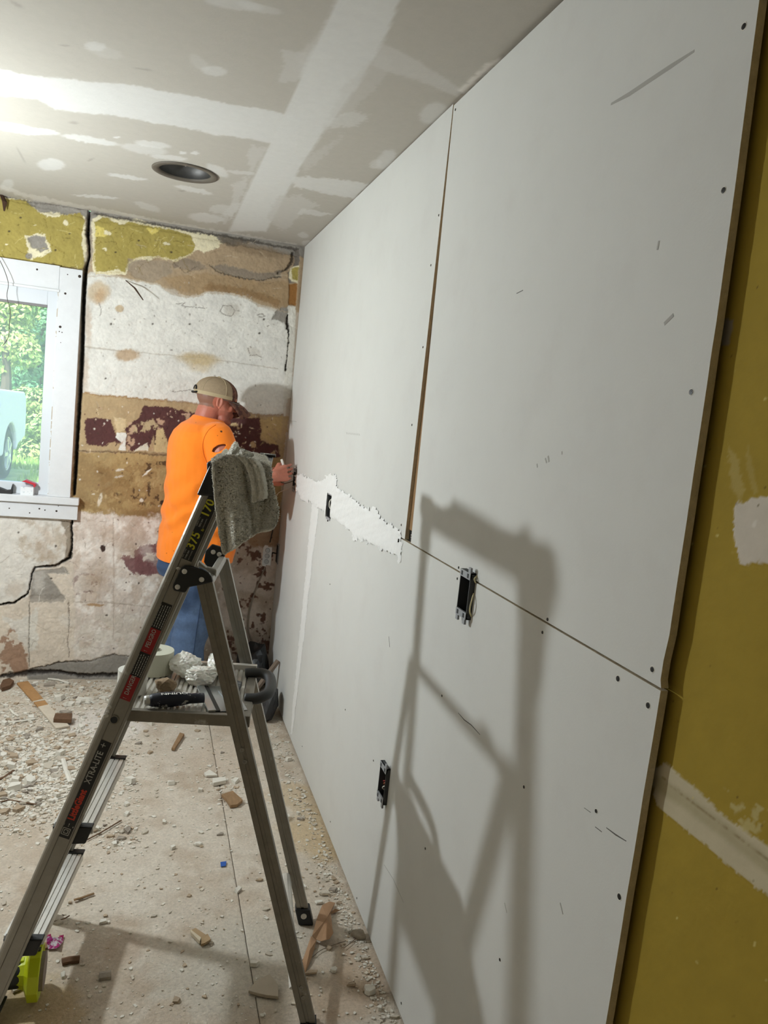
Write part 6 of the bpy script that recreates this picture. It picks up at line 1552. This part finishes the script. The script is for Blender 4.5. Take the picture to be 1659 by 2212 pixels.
slab([(654, 2108), (668, 2098), (686, 2098), (684, 2104), (664, 2106)], .006, m_pl2, 'plaster_flake', 'thin tan flake at the lower end of the torn paper', 'plaster piece', .001)
# flat stone against the drywall
st = MB(); rg = []
sq = flo(775, 2026)
for k, (r_, z) in enumerate(((.6, .0), (1.0, .004), (1.05, .012), (.9, .020), (.4, .024))):
    rg.append([sq + Vector((.010 * r_ * (1 + .3 * math.sin(3 * q)) * 1.6 * math.cos(q) - .010 * r_ * math.sin(q), .019 * r_ * math.sin(q) * (1 + .2 * math.cos(2 * q)), z)) for q in [2 * math.pi * j / 14 for j in range(14)]])
tag(st.loft(rg).build('flat_stone', mat('stone', (158, 146, 128), .9, var=.3, vscale=60), None, True, origin=sq), 'flat layered stone lying against the drywall foot', 'stone')
for pts, lab in (([(620, 2095), (645, 2082), (668, 2066), (690, 2050), (740, 2032)], 'thin bent wire running towards the flat stone'), ([(630, 2082), (650, 2070), (668, 2044)], 'short thin wire beside the torn paper'), ([(735, 2048), (748, 2038), (760, 2028)], 'tiny wire end next to the flat stone')):
    tag(MB().tube([flo(px, py, .003) for px, py in catmull([(x + 8, y) for x, y in pts], 4)], .0011, 5).build('wire_scrap', mat('dull_wire', (120, 106, 90), .6, .4)), lab, 'wire')
# sweet wrapper, blue tape
wr_m = mat('wrapper_pink', (176, 44, 128), .25, .5, c2=(226, 222, 236), c2scale=70, c2lo=.5, c2hi=.56); wr_d = mat('wrapper_magenta', (170, 24, 96), .3, .3)
wp = empty('candy_wrapper', flo(117, 2020), 'shiny pink and silver sweet wrapper on the floor', 'wrapper')
def crs(pts, m, nm, hz_):
    n = len(pts); rr_ = random.Random(3); top = [flo(px, py, .002 + rr_.uniform(0, hz_)) for px, py in pts]; cs = sum(top, Vector((0, 0, 0))) / n + Vector((0, 0, hz_ * .8))
    MB().add([cs] + top + [p - Vector((0, 0, .0012)) for p in top], [(0, 1 + i, 1 + (i + 1) % n) for i in range(n)] + [(1 + i, n + 1 + i, n + 1 + (i + 1) % n, 1 + (i + 1) % n) for i in range(n)] + [tuple(range(2 * n, n, -1))]).build(nm, m, wp)
crs([(101, 2022), (110, 2024), (117, 2028), (125, 2030), (130, 2024), (137, 2024), (136, 2034), (128, 2044), (120, 2049), (104, 2050), (101, 2036)], wr_m, 'foil', .014)
crs([(100, 2020), (110, 2017), (111, 2024), (102, 2027)], wr_d, 'crimped_end', .006); crs([(128, 2021), (138, 2019), (137, 2027), (129, 2027)], wr_d, 'crimped_end', .006)
slab([(476, 1863), (489, 1861), (488, 1871), (477, 1873)], .002, mat('blue_tape', (40, 92, 176), .5), 'blue_tape', 'small square of bright blue tape on the floor', 'tape', .002)

# lime green power tool at the ladder's foot: dark barrel, flared lime shroud with slots
gx = Vector((.985, -.01, .0)).normalized(); gy = Vector((0, 0, 1)).cross(gx); gc = on(74, 2106, (0, 0, 1), .069) + Vector((0, .012, 0))
gt = empty('power_tool', Vector((gc.x, gc.y, 0)), 'dark grey power tool with a lime green shroud beside the ladder foot', 'tool')
m_lime = mat('lime_plastic', (200, 212, 16), .45); m_gr = mat('tool_grey', (46, 50, 56), .5)
MB().lathe(gc - gx * .185, gx, [(.0005, 0), (.028, 0), (.034, .010), (.036, .08), (.035, .150), (.034, .160)], 28).build('barrel', m_gr, gt, True)
sh = MB().lathe(gc - gx * .030, gx, [(.034, -.012), (.037, 0), (.040, .008), (.058, .016), (.0680, .020), (.0685, .044), (.062, .046), (.056, .040), (.030, .030)], 10).build('shroud', m_lime, gt)
for q in (50, 95, 300, 345):
    q = math.radians(q); dv = gy * math.cos(q) + UPz * math.sin(q)
    MB().obox(gc + dv * .0645 + gx * .004, gx, dv.cross(gx), dv, .008, .006, .003).build('slot', m_gr, sh)
MB().obox(gc + UPz * .066 - gx * .002, gx, gy, UPz, .009, .012, .008).build('lug', m_lime, sh, bevel=.002)
MB().obox(gc - gx * .055 + UPz * .034, gx, gy, UPz, .028, .007, .005).build('rib', m_lime, sh)
MB().lathe(gc + gx * .012, gx, [(.045, 0), (.045, .012), (.0005, .012)], 24).build('guard_disc', mat('grey_disc', (150, 136, 128), .8), gt)

# dark things in the far corner
cq = flo(566, 1478); cq = Vector((.645, 4.08, 0))
o = crumple('rubbish_bag', cq + Vector((-.03, .0, .11)), .10, .11, .16, mat('black_sheet', (22, 22, 23), .4), 'black plastic bag slumped in the far corner', 'plastic bag', 31, .5)
o.location.z = .16 * .74
o2 = crumple('rubbish_bag', Vector((.655, 3.72, .1 * .74)), .05, .10, .10, mat('dark_grey_bag', (52, 52, 54), .5), 'dark grey bag at the foot of the drywall', 'plastic bag', 33, .5)
a0 = flo(548, 1470); p0 = Vector((.53, 3.96, .0)); 
tag(MB().obox(Vector((.632, 3.86, .1235)), Vector((.58, .15, .80)).normalized(), Vector((-.25, .968, 0)), Vector((.80, .2, -.58)).normalized(), .150, .014, .007).build('wood_strip', mat('grey_wood', (128, 112, 98), .9, var=.15)), 'grey wooden strip leaning into the corner by the black bag', 'wood strip')

# rubble: plaster chips, the largest as single pieces, grit as one mass
def chip_mesh(seed, flat):
    r2 = random.Random(seed); n = r2.choice((4, 5, 5, 6)); an = sorted(r2.uniform(0, 6.28) for _ in range(n))
    an = [2 * math.pi * (k + r2.uniform(-.32, .32)) / n for k in range(n)]
    rad = [r2.uniform(.6, 1.15) for _ in range(n)]; el = r2.uniform(.55, .95)
    bot = [(rad[k] * math.cos(an[k]), el * rad[k] * math.sin(an[k]), 0) for k in range(n)]
    top = [(x * r2.uniform(.78, .98), y * r2.uniform(.78, .98), flat * r2.uniform(.7, 1.2)) for x, y, _ in bot]
    return bot, top, n
chip_me = []
for k in range(16):
    bot, top, n = chip_mesh(k, (.28, .45, .7)[k % 3]); me = bpy.data.meshes.new('plaster_chip')
    me.from_pydata(bot + top, [], [tuple(range(n - 1, -1, -1)), tuple(range(n, 2 * n))] + [(i, (i + 1) % n, (i + 1) % n + n, i + n) for i in range(n)])
    me.materials.append((m_pl, m_pl2, m_plw, m_pl, m_pl3, m_plw)[k % 6]); me.update(); chip_me.append(me)
def density(px, py):
    d = .06
    px = max(px, -px * .6) if px < 0 else px
    d += 2.4 * math.exp(-((px - 70) / 130) ** 2 - ((py - 1665) / 75) ** 2)
    d += 1.2 * math.exp(-((px - 130) / 130) ** 2 - ((py - 1500) / 34) ** 2)
    d += .8 * math.exp(-((px - 20) / 80) ** 2 - ((py - 1590) / 70) ** 2)
    d += .55 * math.exp(-((px - 250) / 45) ** 2 - ((py - 1810) / 30) ** 2) + .5 * math.exp(-((px - 480) / 60) ** 2 - ((py - 1690) / 45) ** 2)
    dw = abs(px - (585 + (py - 1490) / 2.55 - 22)); d += .7 * math.exp(-(dw / 26) ** 2)
    if px < 300 and py < 1800: d += .25
    return d
disc(gc.x, gc.y, .05); disc(gc.x - .09, gc.y + .01, .05); disc(*flo(117, 2034).xy, .03); disc(*flo(434, 2028).xy, .03); disc(*flo(700, 2000).xy, .05)
def free(p): return p.x < W - .035 and p.y < D - .04 and not blocked(p.x, p.y)
RUB = 'loose plaster rubble on the floor'
placed = 0; rs = random.Random(21)
TONE = {m_pl.name: 'pale', m_pl2.name: 'tan', m_plw.name: 'white', m_pl3.name: 'grey'}
def where(px, py):
    if py < 1545: return 'lying along the foot of the back wall'
    if abs(px - (585 + (py - 1490) / 2.55 - 22)) < 45: return 'lying along the foot of the drywall'
    if px < 260 and py < 1770: return 'in the thick rubble beyond the ladder'
    return 'scattered on the open floor around the ladder'
while placed < 285:
    px, py = rs.uniform(-10, 860), rs.uniform(1462, 2205)
    if rs.random() > density(px, py) / 2.0: continue
    p = flo(px, py)
    if not free(p): continue
    o = bpy.data.objects.new('plaster_chip', rs.choice(chip_me)); sz = rs.uniform(4.0, 9.5) * (1.5 if rs.random() < (.35 if px < 230 and 1560 < py < 1770 else .12) else 1) / F_PX * (p - Vector(CAMP)).length
    o.location = (p.x, p.y, -.0012); o.rotation_euler = (rs.uniform(-.15, .15), rs.uniform(-.15, .15), rs.uniform(0, 6.28)); o.scale = (sz, sz, sz)
    link(o); tag(o, TONE[o.data.materials[0].name] + ' plaster chip ' + where(px, py), 'plaster chip', TONE[o.data.materials[0].name] + ' chips ' + where(px, py)); placed += 1
mb = MB(); rs = random.Random(5); cnt = 0
while cnt < 14500:
    px, py = rs.uniform(-380, 880), rs.uniform(1455, 2230)
    if rs.random() > (density(px, py) - .015) / 1.6: continue
    p = flo(px, py)
    if p.x > W - .012 or p.y > D - .015 or blocked(p.x, p.y): continue
    bot, top, n = chip_mesh(rs.randrange(40), .32)
    sz = rs.uniform(.8, 3.2) * (1.0 if rs.random() < .7 else 1.7) / F_PX * (p - Vector(CAMP)).length * (1.4 if px < 220 and 1580 < py < 1760 else 1); q = rs.uniform(0, 6.28); c, s_ = math.cos(q), math.sin(q)
    vs = [(p.x + (x * c - y * s_) * sz, p.y + (x * s_ + y * c) * sz, -.001 + z * sz) for x, y, z in bot + top]
    mb.m = rs.choice((0, 0, 2, 1, 2, 2)); mb.add(vs, [tuple(range(n, 2 * n))] + [(i, (i + 1) % n, (i + 1) % n + n, i + n) for i in range(n)]); cnt += 1
o = mb.build('plaster_grit', [m_pl, m_pl2, m_plw, m_pl3]); tag(o, 'fine plaster grit and dust scattered over the floor', 'rubble', kind='stuff')
# some bigger lumps the photograph shows singly
for px, py, s_, m, lab in [(427, 1824, 15, m_plw, 'white angular plaster lump on the lit floor left of the seam'), (562, 1901, 12, m_pl2, 'tan angular stone just inside the rear ladder leg'), (240, 1808, 13, m_pl2, 'tan crumbled lump behind the lowest ladder tread'), (262, 1812, 12, m_pl3, 'brown crumbled lump among small chips near the ladder tread'),
        (180, 1514, 20, m_plw, 'long white plaster lump near the back wall'), (225, 1510, 14, m_plw, 'white plaster lump beside the ladder rail'), (108, 1480, 18, m_pl3, 'grey plaster lump at the foot of the back wall'), (135, 1484, 16, m_pl, 'pale plaster lump among the rubble by the back wall'), (100, 1950, 11, m_plw, 'white chip just behind the pink wrapper'), (312, 1800, 9, m_pl, 'pale chip alone in the middle of the floor'), (434, 1798, 8, m_plw, 'small white chip right behind the white lump'),
        (702, 1930, 16, m_pl, 'pale lump between the ladder foot and the drywall'), (720, 1922, 13, m_pl3, 'grey lump close to the drywall foot'), (688, 1950, 13, m_plw, 'white chip behind the black ladder foot'), (648, 1770, 12, m_pl3, 'dark flat scrap near the yellow stained floor'), (620, 1676, 10, m_plw, 'white chip beside the far ladder leg'), (788, 2068, 12, m_pl, 'pale chip below the flat stone'), (760, 2128, 15, m_pl2, 'flat tan splinter in the shadow by the drywall'), (866, 2196, 11, m_pl, 'pale chip against the drywall foot')]:
    p = flo(px, py); rr_ = random.Random(px * 7 + py); bot, top, n = chip_mesh(rr_.randrange(999), .55); sz = s_ * .62 / F_PX * (p - Vector(CAMP)).length
    if p.x > W - sz - .002: p.x = W - sz - .002
    mb = MB().loft([[(p.x + x * sz * 1.2, p.y + y * sz, -.001 + z * sz) for x, y, z in r_] for r_ in (bot, [(x * 1.05, y * 1.05, .3) for x, y, z in bot], top)])
    o = mb.build('plaster_lump', m, None, origin=p); tag(o, lab, 'plaster lump')
